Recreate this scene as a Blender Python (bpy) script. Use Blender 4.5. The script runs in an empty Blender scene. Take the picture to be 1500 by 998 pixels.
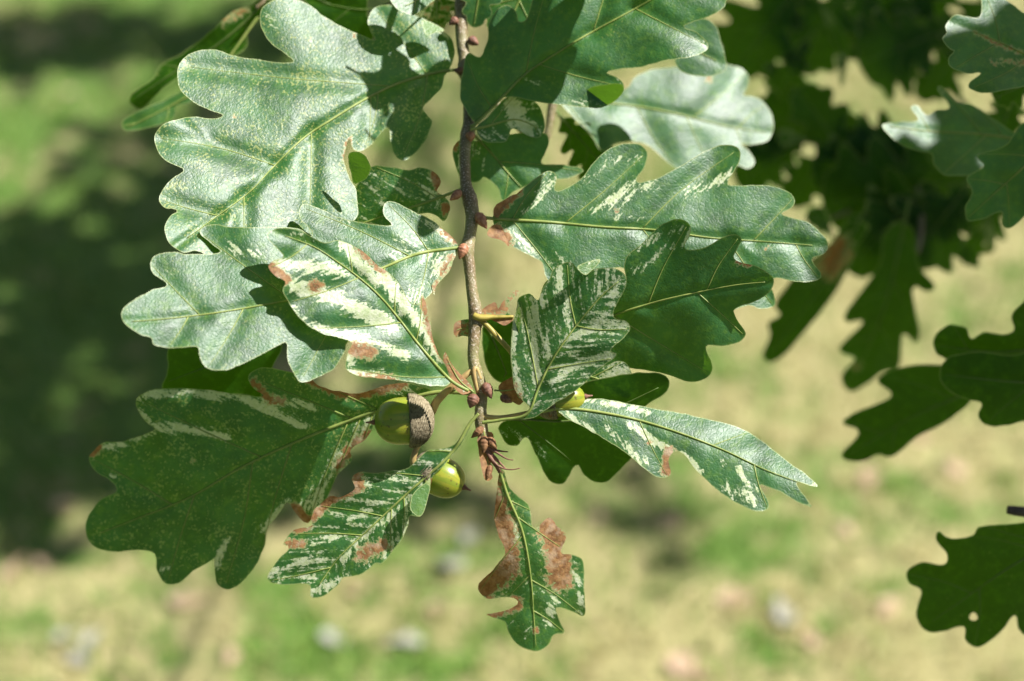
import bpy, bmesh, math, random
import numpy as np
from mathutils import Vector, Matrix
from mathutils.geometry import delaunay_2d_cdt

rng = random.Random(7)
nrg = np.random.default_rng(11)
scene = bpy.context.scene
col = scene.collection

# ------------------------------------------------------------------ camera
CAM = Vector((0.0, 0.0, 1.5))
PITCH = math.radians(35.0)
D0 = 0.625                       # distance of the hanging branch
FOCAL = 60.0
PX = D0 * 36.0 / FOCAL / 1500.0  # metres per photograph pixel at D0 (0.25 mm)
RIGHT = Vector((1, 0, 0))
FWD = Vector((0, math.cos(PITCH), -math.sin(PITCH)))
UP = Vector((0, math.sin(PITCH), math.cos(PITCH)))
cam_data = bpy.data.cameras.new('camera')
cam = bpy.data.objects.new('camera', cam_data)
col.objects.link(cam)
cam.location = CAM
cam.rotation_euler = (math.radians(90) - PITCH, 0, 0)
cam_data.lens = FOCAL
cam_data.sensor_width = 36.0
cam_data.clip_start = 0.01
cam_data.clip_end = 2000
cam_data.dof.use_dof = True
cam_data.dof.focus_distance = D0 - 30 * PX
cam_data.dof.aperture_fstop = 5.2
scene.camera = cam

# ------------------------------------------------------------------ light
LC = Vector((0.58, 0.70, 0.40)).normalized()           # to the sun, in camera axes
SUN = (RIGHT * LC.x + UP * LC.y - FWD * LC.z).normalized()
ELEV = math.asin(SUN.z)
world = bpy.data.worlds.new('World')
scene.world = world
world.use_nodes = True
wn = world.node_tree
sky = wn.nodes.new('ShaderNodeTexSky')
sky.sky_type = 'NISHITA'
sky.sun_disc = False
sky.sun_elevation = ELEV
sky.sun_rotation = math.atan2(SUN.x, SUN.y)
sky.air_density = 1.0
sky.dust_density = 1.5
wn.nodes['Background'].inputs['Strength'].default_value = 0.05
wn.links.new(sky.outputs['Color'], wn.nodes['Background'].inputs['Color'])
sl = bpy.data.lights.new('sun', 'SUN')
sl.energy = 5.0
sl.angle = math.radians(0.53)
sl.color = (1.0, 0.985, 0.955)
sun = bpy.data.objects.new('sun', sl)
col.objects.link(sun)
sun.rotation_euler = (-SUN).to_track_quat('-Z', 'Y').to_euler()
sun.location = (3, 1, 6)

vs = scene.view_settings
vs.view_transform = 'Standard'
vs.look = 'None'
vs.exposure = 1.05
vs.gamma = 1.0
vs.use_curve_mapping = False


# ------------------------------------------------------------------ helpers
def place(x, y, dz):
    """photograph pixel + offset towards the camera (0.25 mm steps) -> world point"""
    d = D0 - dz * PX
    k = d * 0.6 / 1500.0
    return CAM + RIGHT * ((x - 750.0) * k) + UP * (-(y - 499.0) * k) + FWD * d


def place_np(x, y, dz):
    d = D0 - dz * PX
    k = d * 0.6 / 1500.0
    a = (x - 750.0) * k
    b = -(y - 499.0) * k
    return (np.array(CAM)[None] + np.outer(a, np.array(RIGHT)) + np.outer(b, np.array(UP))
            + np.outer(d, np.array(FWD)))


def on_ground(x, y):
    r = RIGHT * ((x - 750.0) * 0.6 / 1500) + UP * (-(y - 499.0) * 0.6 / 1500) + FWD
    return CAM + r * (-CAM.z / r.z)


def Z(scale, ox, oy):
    return lambda *p: [(ox + a / scale, oy + b / scale) for a, b in p]


z1 = Z(2.852, 170, 0)
z2 = Z(2.852, 640, 0)
z3 = Z(2.852, 160, 280)
z4 = Z(2.495, 640, 180)
z5 = Z(2.495, 110, 520)
z6 = Z(2.268, 640, 520)
z7 = Z(2.496, 1000, 0)
z8 = Z(1.541, 1060, 350)
zp = Z(1, 0, 0)


def tag(o, label=None, cat=None, group=None, kind=None):
    if label: o['label'] = label
    if cat: o['category'] = cat
    if group: o['group'] = group
    if kind: o['kind'] = kind
    return o


def origin(o):
    p = Vector(o.location)
    while o.parent:
        o = o.parent
        p += Vector(o.location)
    return p


def empty(name, loc):
    o = bpy.data.objects.new(name, None)
    o.empty_display_size = 0.02
    o.location = loc
    col.objects.link(o)
    return o


def mesh_obj(name, verts, faces, mat, parent=None, at=None, smooth=True):
    """verts in world space; the object's own origin is put at `at`"""
    v = np.asarray(verts, dtype=float)
    at = Vector(at) if at is not None else Vector(v.mean(axis=0))
    me = bpy.data.meshes.new(name)
    me.from_pydata((v - np.array(at)).tolist(), [], faces)
    if smooth:
        me.polygons.foreach_set('use_smooth', [True] * len(me.polygons))
    me.update()
    if mat: me.materials.append(mat)
    o = bpy.data.objects.new(name, me)
    col.objects.link(o)
    if parent:
        o.parent = parent
        o.location = at - origin(parent)
    else:
        o.location = at
    return o


def spline(pts, n, closed=False):
    """Catmull-Rom through pts (tuples of any length), n samples per span"""
    P = np.array(pts, dtype=float)
    m = len(P)
    out = []
    spans = m if closed else m - 1
    for i in range(spans):
        if closed:
            a, b, c, d = P[(i - 1) % m], P[i], P[(i + 1) % m], P[(i + 2) % m]
        else:
            a, b, c, d = P[max(i - 1, 0)], P[i], P[i + 1], P[min(i + 2, m - 1)]
        for k in range(n):
            t = k / n
            out.append(0.5 * ((2 * b) + (-a + c) * t + (2 * a - 5 * b + 4 * c - d) * t * t
                              + (-a + 3 * b - 3 * c + d) * t ** 3))
    if not closed: out.append(P[-1])
    return np.array(out)


def tube_geo(path, radii, sides=8, flat=1.0, lump=0.0):
    """closed tapered tube along world points"""
    P = [Vector(p) for p in path]
    V, F = [], []
    n = len(P)
    ref = -FWD
    for i, p in enumerate(P):
        t = (P[min(i + 1, n - 1)] - P[max(i - 1, 0)]).normalized()
        s = t.cross(ref)
        s = s.normalized() if s.length > 1e-6 else t.orthogonal().normalized()
        u = s.cross(t).normalized()
        for k in range(sides):
            a = 2 * math.pi * k / sides
            r = radii[i] * (1 + lump * (rng.random() - 0.5))
            V.append(p + s * (r * math.cos(a)) + u * (r * flat * math.sin(a)))
    for i in range(n - 1):
        for k in range(sides):
            a, b = i * sides + k, i * sides + (k + 1) % sides
            F.append((a, b, b + sides, a + sides))
    F.append(tuple(range(sides - 1, -1, -1)))
    F.append(tuple((n - 1) * sides + k for k in range(sides)))
    return V, F


def tube(name, pts, mat, parent, sides=10, sub=6, lump=0.0):
    """pts: (x, y, dz, radius in px)"""
    S = spline(pts, sub)
    path = [place(*p[:3]) for p in S]
    V, F = tube_geo(path, [p[3] * PX for p in S], sides, lump=lump)
    return mesh_obj(name, V, F, mat, parent, at=path[0])


# ------------------------------------------------------------------ materials
class NT:
    def __init__(self, name):
        self.m = bpy.data.materials.new(name)
        self.m.use_nodes = True
        self.t = self.m.node_tree
        self.t.nodes.clear()
        self.out = self.n('ShaderNodeOutputMaterial')

    def n(self, kind, **kw):
        nd = self.t.nodes.new(kind)
        for k, v in kw.items():
            if k.startswith('i_'):
                key = k[2:].replace('_', ' ')
                key = int(key) if key.isdigit() else key
                self.set(nd.inputs[key], v)
            else:
                setattr(nd, k, v)
        return nd

    def set(self, sock, v):
        if isinstance(v, bpy.types.NodeSocket):
            self.t.links.new(v, sock)
        else:
            if sock.type == 'RGBA' and len(v) == 3: v = (*v, 1)
            sock.default_value = v

    def math(self, op, a, b=0.0, clamp=False):
        nd = self.n('ShaderNodeMath', operation=op, use_clamp=clamp)
        self.set(nd.inputs[0], a)
        self.set(nd.inputs[1], b)
        return nd.outputs[0]

    def mix(self, f, a, b):
        nd = self.n('ShaderNodeMix', data_type='RGBA')
        self.set(nd.inputs[0], f)
        self.set(nd.inputs[6], a)
        self.set(nd.inputs[7], b)
        return nd.outputs[2]

    def step(self, x, lo, hi):
        nd = self.n('ShaderNodeMapRange', clamp=True)
        self.set(nd.inputs[0], x)
        nd.inputs[1].default_value = lo
        nd.inputs[2].default_value = hi
        return nd.outputs[0]

    def attr(self, name):
        return self.n('ShaderNodeAttribute', attribute_name=name)

    def noise(self, vec, scale, detail=3.0, rough=0.55):
        nd = self.n('ShaderNodeTexNoise')
        if vec is not None: self.set(nd.inputs['Vector'], vec)
        nd.inputs['Scale'].default_value = scale
        nd.inputs['Detail'].default_value = detail
        nd.inputs['Roughness'].default_value = rough
        return nd.outputs[0]


def leaf_material(name, g_dark, g_light, g_yellow, gloss=0.47, trans=0.38, tr_col=(0.20, 0.46, 0.003), spec=0.85, plain=False):
    N = NT(name)
    co = N.attr('leaf_co').outputs['Vector']         # millimetres along / across the midrib
    st = N.attr('streak').outputs['Vector']          # along / across the side veins
    cream = N.attr('cream').outputs['Fac']
    brown = N.attr('brown').outputs['Fac']
    edge = N.attr('edge').outputs['Fac']
    vein = N.attr('vein').outputs['Fac']
    speck = N.attr('speck').outputs['Fac']
    tint = N.attr('tint').outputs['Fac']
    n1 = N.noise(co, 0.09, 3)
    n2 = N.noise(co, 0.7, 4)
    base = N.mix(N.step(n1, 0.35, 0.68), g_dark, g_light)
    base = N.mix(N.math('MULTIPLY', N.step(n2, 0.45, 0.8), 0.35), base, g_light)
    base = N.mix(tint, base, g_yellow)
    base = N.mix(N.math('MULTIPLY', N.step(N.noise(co, 0.33, 4, 0.68), 0.50, 0.70), 0.5), base, g_yellow)
    # paler tissue beside the veins
    base = N.mix(N.math('MULTIPLY', N.step(vein, 1.6, 0.0), 0.22), base, g_yellow)
    # scattered yellowish flecks
    fl = n2 if plain else N.noise(co, 1.05, 2, 0.6)
    big = N.noise(co, 0.13, 2)
    f = N.math('ADD', fl, N.math('MULTIPLY', big, 0.42))
    f = N.math('MULTIPLY', N.step(N.math('ADD', f, N.math('MULTIPLY', speck, 0.22)), 0.985, 1.04), N.math('MULTIPLY', speck, 0.75, True))
    base = N.mix(f, base, (0.42, 0.44, 0.13))
    # cream variegation, ragged along the side veins
    s1 = N.noise(st, 1.25, 4, 0.66)
    s2 = N.noise(co, 0.95, 3, 0.62)
    c = N.math('ADD', N.math('MULTIPLY', cream, 0.86), N.math('MULTIPLY', N.math('SUBTRACT', s1, 0.5), 2.1))
    c = N.math('ADD', c, N.math('MULTIPLY', N.math('SUBTRACT', s2, 0.5), 1.15))
    cm = N.step(c, 0.54, 0.63)
    half = N.math('MULTIPLY', N.step(c, 0.42, 0.46), 0.5)
    base = N.mix(N.math('MULTIPLY', half, N.step(cream, 0.06, 0.3)), base, (0.15, 0.25, 0.10))
    cm = N.math('MULTIPLY', cm, N.step(cream, 0.06, 0.25))
    base = N.mix(cm, base, N.mix(N.step(n2, 0.35, 0.65), (0.50, 0.58, 0.30), (0.72, 0.74, 0.55)))
    # pale margin
    base = N.mix(N.math('MULTIPLY', N.step(edge, 0.42, 0.15), 0.62), base, (0.40, 0.44, 0.16))
    # browned, dead tissue with a bleached rim
    s3 = N.noise(co, 0.55, 5, 0.7)
    b = N.math('ADD', brown, N.math('MULTIPLY', N.math('SUBTRACT', s3, 0.5), 1.9))
    has = N.step(brown, 0.03, 0.2)
    rim = N.math('MULTIPLY', N.step(b, 0.30, 0.42), has)
    base = N.mix(N.math('MULTIPLY', rim, 0.7), base, (0.50, 0.46, 0.22))
    bm = N.math('MULTIPLY', N.step(b, 0.46, 0.60), has)
    dry = N.mix(N.step(s3, 0.40, 0.62), (0.17, 0.06, 0.015), (0.44, 0.22, 0.08))
    dry = N.mix(N.math('MULTIPLY', N.step(N.noise(co, 0.22, 3, 0.6), 0.50, 0.66), N.step(cream, -0.2, 0.6)), dry, (0.58, 0.42, 0.27))
    base = N.mix(bm, base, dry)
    # fine net of veins
    if plain:
        bp = N.n('ShaderNodeBump', i_Strength=0.3, i_Distance=0.0007, i_Height=n1)
    else:
        vo = N.n('ShaderNodeTexVoronoi', feature='DISTANCE_TO_EDGE')
        N.set(vo.inputs['Vector'], co)
        vo.inputs['Scale'].default_value = 0.62
        h = N.math('ADD', N.math('MULTIPLY', N.step(vo.outputs['Distance'], 0.0, 0.2), 0.11), N.math('MULTIPLY', N.noise(co, 0.14, 3, 0.45), 1.2))
        h = N.math('ADD', h, N.math('MULTIPLY', N.noise(co, 1.3, 2, 0.6), 0.30))
        bp = N.n('ShaderNodeBump', i_Strength=0.45, i_Distance=0.0007, i_Height=h)
        base = N.mix(N.math('MULTIPLY', N.step(vo.outputs['Distance'], 0.05, 0.0), 0.15), base, g_yellow)
    rough = N.math('ADD', gloss, N.math('ADD', N.math('MULTIPLY', bm, 0.3), N.math('MULTIPLY', N.math('SUBTRACT', n2, 0.5), 0.15)))
    pb = N.n('ShaderNodeBsdfPrincipled', i_Base_Color=base, i_Roughness=rough, i_IOR=1.5, i_Normal=bp.outputs[0])
    pb.inputs['Specular IOR Level'].default_value = spec
    tcol = N.mix(0.5, base, tr_col)
    tcol = N.mix(N.math('MULTIPLY', cm, 0.8), tcol, (0.62, 0.62, 0.25))
    tcol = N.mix(N.math('MULTIPLY', bm, 0.9), tcol, (0.36, 0.14, 0.03))
    tb = N.n('ShaderNodeBsdfTranslucent', i_Color=tcol, i_Normal=bp.outputs[0])
    ms = N.n('ShaderNodeMixShader', i_0=trans)
    N.t.links.new(pb.outputs[0], ms.inputs[1])
    N.t.links.new(tb.outputs[0], ms.inputs[2])
    N.t.links.new(ms.outputs[0], N.out.inputs[0])
    return N.m


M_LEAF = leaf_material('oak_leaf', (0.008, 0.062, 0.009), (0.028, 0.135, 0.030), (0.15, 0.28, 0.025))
M_LEAF_SHADE = leaf_material('oak_leaf_shaded', (0.005, 0.036, 0.002), (0.013, 0.064, 0.003), (0.08, 0.20, 0.008), gloss=0.5, spec=0.25, plain=True)  # darker green copy of the leaf; shade is put into its colour


def simple(name, c1, c2, scale, rough=0.6, bump=0.3, dist=0.0006, spec=0.4, trans=0.0, tcol=(0.3, 0.4, 0.1), detail=4):
    N = NT(name)
    co = N.n('ShaderNodeTexCoord').outputs['Object']
    nz = N.noise(co, scale, detail, 0.6)
    c = N.mix(N.step(nz, 0.36, 0.66), c1, c2)
    bp = N.n('ShaderNodeBump', i_Strength=bump, i_Distance=dist, i_Height=nz)
    pb = N.n('ShaderNodeBsdfPrincipled', i_Base_Color=c, i_Roughness=rough, i_Normal=bp.outputs[0])
    pb.inputs['Specular IOR Level'].default_value = spec
    if trans:
        tb = N.n('ShaderNodeBsdfTranslucent', i_Color=tcol)
        ms = N.n('ShaderNodeMixShader', i_0=trans)
        N.t.links.new(pb.outputs[0], ms.inputs[1])
        N.t.links.new(tb.outputs[0], ms.inputs[2])
        N.t.links.new(ms.outputs[0], N.out.inputs[0])
    else:
        N.t.links.new(pb.outputs[0], N.out.inputs[0])
    return N.m


def bark_material():
    N = NT('twig_bark')
    co = N.n('ShaderNodeTexCoord').outputs['Object']
    nz = N.noise(co, 260, 4, 0.6)
    sp = N.noise(co, 1500, 2, 0.5)
    lo = N.noise(co, 45, 2, 0.5)
    c = N.mix(N.step(lo, 0.40, 0.62), (0.15, 0.105, 0.045), (0.22, 0.20, 0.08))
    c = N.mix(N.math('MULTIPLY', N.step(nz, 0.5, 0.7), 0.5), c, (0.30, 0.18, 0.11))
    c = N.mix(N.math('MULTIPLY', N.step(sp, 0.56, 0.66), 0.75), c, (0.55, 0.45, 0.36))
    bp = N.n('ShaderNodeBump', i_Strength=0.6, i_Distance=0.0005, i_Height=N.math('ADD', nz, sp))
    pb = N.n('ShaderNodeBsdfPrincipled', i_Base_Color=c, i_Roughness=0.5, i_Normal=bp.outputs[0])
    N.t.links.new(pb.outputs[0], N.out.inputs[0])
    return N.m


M_BARK = bark_material()
M_BARK_OLD = simple('old_bark', (0.05, 0.038, 0.028), (0.13, 0.10, 0.075), 60, 0.85, 0.9, 0.004)
M_RIB = simple('midrib', (0.23, 0.30, 0.07), (0.36, 0.40, 0.11), 300, 0.45, 0.2, 0.0002, trans=0.2, tcol=(0.4, 0.45, 0.08))
M_RIB_SHADE = simple('midrib_shaded', (0.11, 0.17, 0.04), (0.18, 0.24, 0.06), 300, 0.5, 0.2, 0.0002, trans=0.2, tcol=(0.3, 0.4, 0.08))  # dimmer midrib for shaded leaves, the shade is in the colour
M_BUD = simple('bud_scale', (0.27, 0.105, 0.05), (0.47, 0.23, 0.13), 700, 0.5, 0.5, 0.0004)
M_BUD_DARK = simple('bud_scale_dark', (0.13, 0.055, 0.035), (0.27, 0.13, 0.08), 700, 0.6, 0.6, 0.0004)
M_DRY = simple('dry_scale', (0.12, 0.05, 0.02), (0.38, 0.20, 0.09), 420, 0.75, 0.8, 0.0006, trans=0.2, tcol=(0.4, 0.16, 0.05))
M_STALK = simple('acorn_stalk', (0.34, 0.22, 0.09), (0.48, 0.36, 0.13), 260, 0.5, 0.3, 0.0004)
M_YELLOW = simple('yellow_stalk', (0.24, 0.20, 0.03), (0.40, 0.31, 0.07), 260, 0.45, 0.3, 0.0004)


def nut_material():
    N = NT('acorn_nut')
    co = N.n('ShaderNodeTexCoord').outputs['Object']
    nz = N.noise(co, 140, 3, 0.6)
    st = N.n('ShaderNodeAttribute', attribute_name='around').outputs['Vector']
    s = N.noise(st, 1.0, 2, 0.5)
    c = N.mix(N.step(nz, 0.3, 0.7), (0.20, 0.25, 0.018), (0.31, 0.29, 0.03))
    c = N.mix(N.math('MULTIPLY', N.step(s, 0.52, 0.60), 0.55), c, (0.13, 0.21, 0.02))
    c = N.mix(N.math('MULTIPLY', N.step(N.noise(co, 700, 2, 0.5), 0.64, 0.70), 0.7), c, (0.10, 0.06, 0.02))
    pb = N.n('ShaderNodeBsdfPrincipled', i_Base_Color=c, i_Roughness=0.3)
    pb.inputs['Subsurface Weight'].default_value = 0.25
    pb.inputs['Subsurface Radius'].default_value = (0.004, 0.003, 0.001)
    pb.inputs['Subsurface Scale'].default_value = 1.0
    N.t.links.new(pb.outputs[0], N.out.inputs[0])
    return N.m


M_NUT = nut_material()
M_CUP = simple('acorn_cup', (0.15, 0.115, 0.06), (0.36, 0.30, 0.19), 900, 0.8, 1.0, 0.0008)


# ------------------------------------------------------------------ leaves
def inside(poly, pts):
    x, y = pts[:, 0], pts[:, 1]
    r = np.zeros(len(pts), bool)
    j = len(poly) - 1
    for i in range(len(poly)):
        xi, yi = poly[i]
        xj, yj = poly[j]
        if yi != yj:
            r ^= ((yi > y) != (yj > y)) & (x < (xj - xi) * (y - yi) / (yj - yi) + xi)
        j = i
    return r


def seg_dist(pts, a, b):
    a = np.array(a, float)
    b = np.array(b, float)
    ab = b - a
    t = np.clip(((pts - a) @ ab) / max(ab @ ab, 1e-9), 0, 1)
    return np.hypot(*(pts - (a + t[:, None] * ab)).T)


def line_dist(pts, poly):
    d = np.full(len(pts), 1e9)
    for i in range(len(poly) - 1):
        d = np.minimum(d, seg_dist(pts, poly[i], poly[i + 1]))
    return d


LEAVES = []


def leaf(parent, outline, mid, n, dz0, at=None, fold=0.0, curl=0.0, wave=5.0, relief=2.0, res=5.0,
         cream=0.0, creams=(), brown=0.0, browns=(), speck=0.0, tint=0.0, mat=None, rib=None, ribw=2.6,
         veins=True, holes=(), bumps=(), name='leaf', jag=1.3, cut=0.0, label=None, scale=1.0):
    """One oak leaf. outline / mid in photograph pixels, mid runs from the petiole's foot to the tip;
    n tilts the blade (x, y of its normal), dz0 is how far its foot stands towards the camera."""
    mat = mat or M_LEAF
    rib = rib or M_RIB
    ms = spline(mid, 10)
    mlen = np.concatenate([[0], np.cumsum(np.hypot(*np.diff(ms, axis=0).T))])
    L = mlen[-1]
    at = np.array(at if at is not None else ms[0], float)
    seed = rng.random() * 100
    width = None

    def sq(p):
        d2 = ((p[:, None, :] - ms[None]) ** 2).sum(-1)
        k = d2.argmin(1)
        k0 = np.clip(k, 1, len(ms) - 2)
        t = ms[k0 + 1] - ms[k0 - 1]
        t /= np.hypot(*t.T)[:, None]
        r = p - ms[k]
        q = t[:, 0] * r[:, 1] - t[:, 1] * r[:, 0]
        al = (r * t).sum(1)
        return mlen[k] + np.clip(al, -12, 12), q

    oc = spline(outline, 6, closed=True)
    # resample evenly, with a slightly uneven margin
    seg = np.hypot(*np.diff(np.vstack([oc, oc[:1]]), axis=0).T)
    cum = np.concatenate([[0], np.cumsum(seg)])
    m = max(24, int(cum[-1] / (res * 0.85)))
    tt = np.linspace(0, cum[-1], m, endpoint=False)
    occ = np.vstack([oc, oc[:1]])
    ol = np.column_stack([np.interp(tt, cum, occ[:, 0]), np.interp(tt, cum, occ[:, 1])])
    jn = nrg.normal(0, 1, (m, 2))
    jn = (jn + np.roll(jn, 1, 0) + np.roll(jn, -1, 0)) / 3
    ol = ol + jn * jag * 0.55
    _, qo = sq(ol)
    W = np.percentile(np.abs(qo), 92) + 1e-6

    vl = []
    if veins:
        so, qo = sq(ol)
        # lobe tips: outline points that stand out from their neighbourhood
        w = max(3, int(34 * scale / (res * 0.85)))
        chord = np.array([ol[i] - 0.5 * (ol[(i - w) % m] + ol[(i + w) % m]) for i in range(m)])
        area = (ol[:, 0] * np.roll(ol[:, 1], -1) - np.roll(ol[:, 0], -1) * ol[:, 1]).sum()
        tan_ = np.array([ol[(i + w) % m] - ol[(i - w) % m] for i in range(m)])
        nout = np.column_stack([tan_[:, 1], -tan_[:, 0]]) * np.sign(area)
        nout /= np.hypot(*nout.T)[:, None] + 1e-9
        bulge = (chord * nout).sum(1)
        cand = [i for i in range(m) if bulge[i] > 0.12 * 34 * scale and abs(qo[i]) > 0.2 * W and so[i] > 0.1 * L
                and bulge[i] >= max(bulge[(i + j) % m] for j in range(-w // 2, w // 2 + 1))]
        starts = []
        for i in cand:
            sgn = np.sign(qo[i])
            f = 1.0 if so[i] < 0.75 * L else 0.8
            s0 = np.clip(so[i] - abs(qo[i]) * f, 0.10 * L, 0.93 * L)
            if any(sg == sgn and abs(s0 - t_) < 10 * scale for sg, t_ in starts): continue
            starts.append((sgn, s0))
            p0 = np.array([np.interp(s0, mlen, ms[:, 0]), np.interp(s0, mlen, ms[:, 1])])
            p2 = p0 + (ol[i] - p0) * 0.95
            t0 = np.array([np.interp(s0 + 8, mlen, ms[:, 0]), np.interp(s0 + 8, mlen, ms[:, 1])]) - p0
            t0 /= np.hypot(*t0) + 1e-6
            p1 = (p0 + p2) / 2 + t0 * rng.uniform(-0.07, 0.03) * np.hypot(*(p2 - p0))
            v = spline([p0, p1, p2], 6)
            ins = inside(ol, v)
            k = len(v)
            for j in range(2, len(v)):
                if not ins[j]:
                    k = j
                    break
            if k >= 5: vl.append(v[:k])

    def depth(p):
        s, q = sq(p)
        d = dz0 - n[0] * (p[:, 0] - at[0]) + n[1] * (p[:, 1] - at[1])
        d = d + fold * np.abs(q) + curl * L * (s / L) ** 2
        e = np.clip(np.abs(q) / W, 0, 1.3)
        d = d + wave * e ** 1.5 * np.sin(s / (34 * scale) + seed + np.sign(q) * 1.1) + 0.5 * wave * e * np.sin(s / (17.0 * scale) + seed * 2)
        if vl and relief:
            vd = np.full(len(p), 1e9)
            for v in vl: vd = np.minimum(vd, line_dist(p, v))
            d = d + relief * (1 - np.exp(-(vd / (15 * scale)) ** 2)) - relief * 0.5
        d = d - relief * 0.8 * np.exp(-(q / (7 * scale)) ** 2)
        for bx, by, br, bh in bumps:
            d = d + bh * np.exp(-((p[:, 0] - bx) ** 2 + (p[:, 1] - by) ** 2) / br ** 2)
        return d

    # triangulate
    lo, hi = ol.min(0), ol.max(0)
    gx, gy = np.meshgrid(np.arange(lo[0], hi[0], res), np.arange(lo[1], hi[1], res * 0.87))
    gx[1::2] += res / 2
    g = np.column_stack([gx.ravel(), gy.ravel()]) + nrg.uniform(-0.18, 0.18, (gx.size, 2)) * res
    g = g[inside(ol, g)]
    dd = line_dist(g, np.vstack([ol, ol[:1]]))
    g = g[dd > res * 0.55]
    hp = []
    for hx, hy, hr in holes:
        g = g[np.hypot(g[:, 0] - hx, g[:, 1] - hy) > hr * 1.15]
        hp.append([(hx + hr * math.cos(a) * (1 + .2 * math.sin(3 * a)), hy + hr * math.sin(a)) for a in np.linspace(0, 2 * math.pi, 10, endpoint=False)])
    pts = [tuple(p) for p in ol] + [tuple(p) for p in g]
    edges = [(i, (i + 1) % m) for i in range(m)]
    for h in hp:
        b0 = len(pts)
        pts += h
        edges += [(b0 + i, b0 + (i + 1) % len(h)) for i in range(len(h))]
    res_cdt = delaunay_2d_cdt([Vector(p) for p in pts], edges, [], 2 if hp else 1, 1e-4)
    P = np.array([tuple(v) for v in res_cdt[0]])
    F = [tuple(f) for f in res_cdt[2]]
    if hp:
        cen = np.array([P[list(f)].mean(0) for f in F])
        ok = inside(ol, cen)
        for h in hp: ok &= ~inside(h, cen)
        F = [f for f, k in zip(F, ok) if k]
    # wind every face towards the camera (image y runs down)
    A = P[np.array([f[:3] for f in F])]
    cr = (A[:, 1, 0] - A[:, 0, 0]) * (A[:, 2, 1] - A[:, 0, 1]) - (A[:, 1, 1] - A[:, 0, 1]) * (A[:, 2, 0] - A[:, 0, 0])
    F = [f if c < 0 else tuple(reversed(f)) for f, c in zip(F, cr)]
    dz = depth(P)
    V = place_np(P[:, 0], P[:, 1], dz)
    foot = depth(np.array([at]))[0]
    o = mesh_obj(name, V, F, mat, parent, at=place(at[0], at[1], foot))
    me = o.data
    s, q = sq(P)
    mm = 0.25

    def fattr(nm, val):
        a = me.attributes.new(nm, 'FLOAT', 'POINT')
        a.data.foreach_set('value', np.broadcast_to(np.asarray(val, np.float32), (len(P),)).astype(np.float32).copy())

    def vattr(nm, val):
        a = me.attributes.new(nm, 'FLOAT_VECTOR', 'POINT')
        a.data.foreach_set('vector', val.astype(np.float32).ravel())

    off = rng.random() * 300
    vattr('leaf_co', np.column_stack([(P[:, 0]) * mm + off, P[:, 1] * mm, np.full(len(P), off)]))
    aq = np.abs(q)
    vattr('streak', np.column_stack([(s - aq * 0.8) * mm * 0.36 + off, aq * mm * 0.085, np.sign(q) * 3.0]))
    ed = line_dist(P, np.vstack([ol, ol[:1]]))
    fattr('edge', ed * mm)
    vd = np.abs(q)
    for v in vl: vd = np.minimum(vd, line_dist(P, v))
    fattr('vein', vd * mm)

    def field(base, strokes):
        f = np.full(len(P), float(base))
        for sx in strokes:
            *pl, w, k = sx
            pl = [tuple(t) for t in pl]
            d = line_dist(P, pl) if len(pl) > 1 else np.hypot(P[:, 0] - pl[0][0], P[:, 1] - pl[0][1])
            f = np.maximum(f, k * np.exp(-(d / w) ** 2))
        return f

    fattr('cream', field(cream, creams))
    fattr('brown', field(brown, browns))
    fattr('speck', speck)
    fattr('tint', tint)
    # midrib and petiole
    rp = ms[:int(len(ms) * 0.97)]
    rd = depth(rp)
    rr = [(ribw * (1 - 0.82 * (mlen[i] / L) ** 0.8)) * PX for i in range(len(rp))]
    path = [place(p[0], p[1], d + 0.6 + 0.2 * relief) for p, d in zip(rp, rd)]
    Vt, Ft = tube_geo(path, rr, 8, flat=0.7)
    mesh_obj('midrib', Vt, Ft, rib, o, at=path[0])
    for v in vl:
        d = depth(v)
        path = [place(p[0], p[1], dd_ + 0.35) for p, dd_ in zip(v, d)]
        k = len(path)
        Vt, Ft = tube_geo(path, [ribw * 0.40 * (1 - 0.75 * i / k) * PX for i in range(k)], 5, flat=0.8)
        mesh_obj('side_vein', Vt, Ft, rib, o, at=path[0])
    if label: o['label'] = label
    return o


def flap(lf, outline, n, dz0, at, name='curled_lobe_or_lit_edge', **kw):
    """a lobe of a leaf that has rolled over, or a strip added for a glowing margin, as a part of that leaf"""
    xs = np.array(outline)
    c = xs.mean(0)
    a = xs[((xs - np.array(at)) ** 2).sum(1).argmax()]
    kw.setdefault('tint', 0.6)
    o = leaf(lf, outline, [tuple(at), tuple(c), tuple(a)], n, dz0, at=at, veins=False, name=name, wave=1.0,
             relief=0, ribw=0.6, **kw)
    for ch in list(o.children):
        bpy.data.objects.remove(ch)
    return o


UNIT = [(0.00, .012), (.06, .03), (.11, .085), (.155, .12), (.20, .105), (.235, .065), (.275, .10), (.33, .20), (.39, .245),
        (.435, .215), (.46, .135), (.50, .18), (.56, .295), (.62, .335), (.67, .29), (.69, .19), (.74, .22), (.80, .28),
        (.855, .25), (.88, .165), (.92, .165), (.965, .12), (1.0, .04)]


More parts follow.
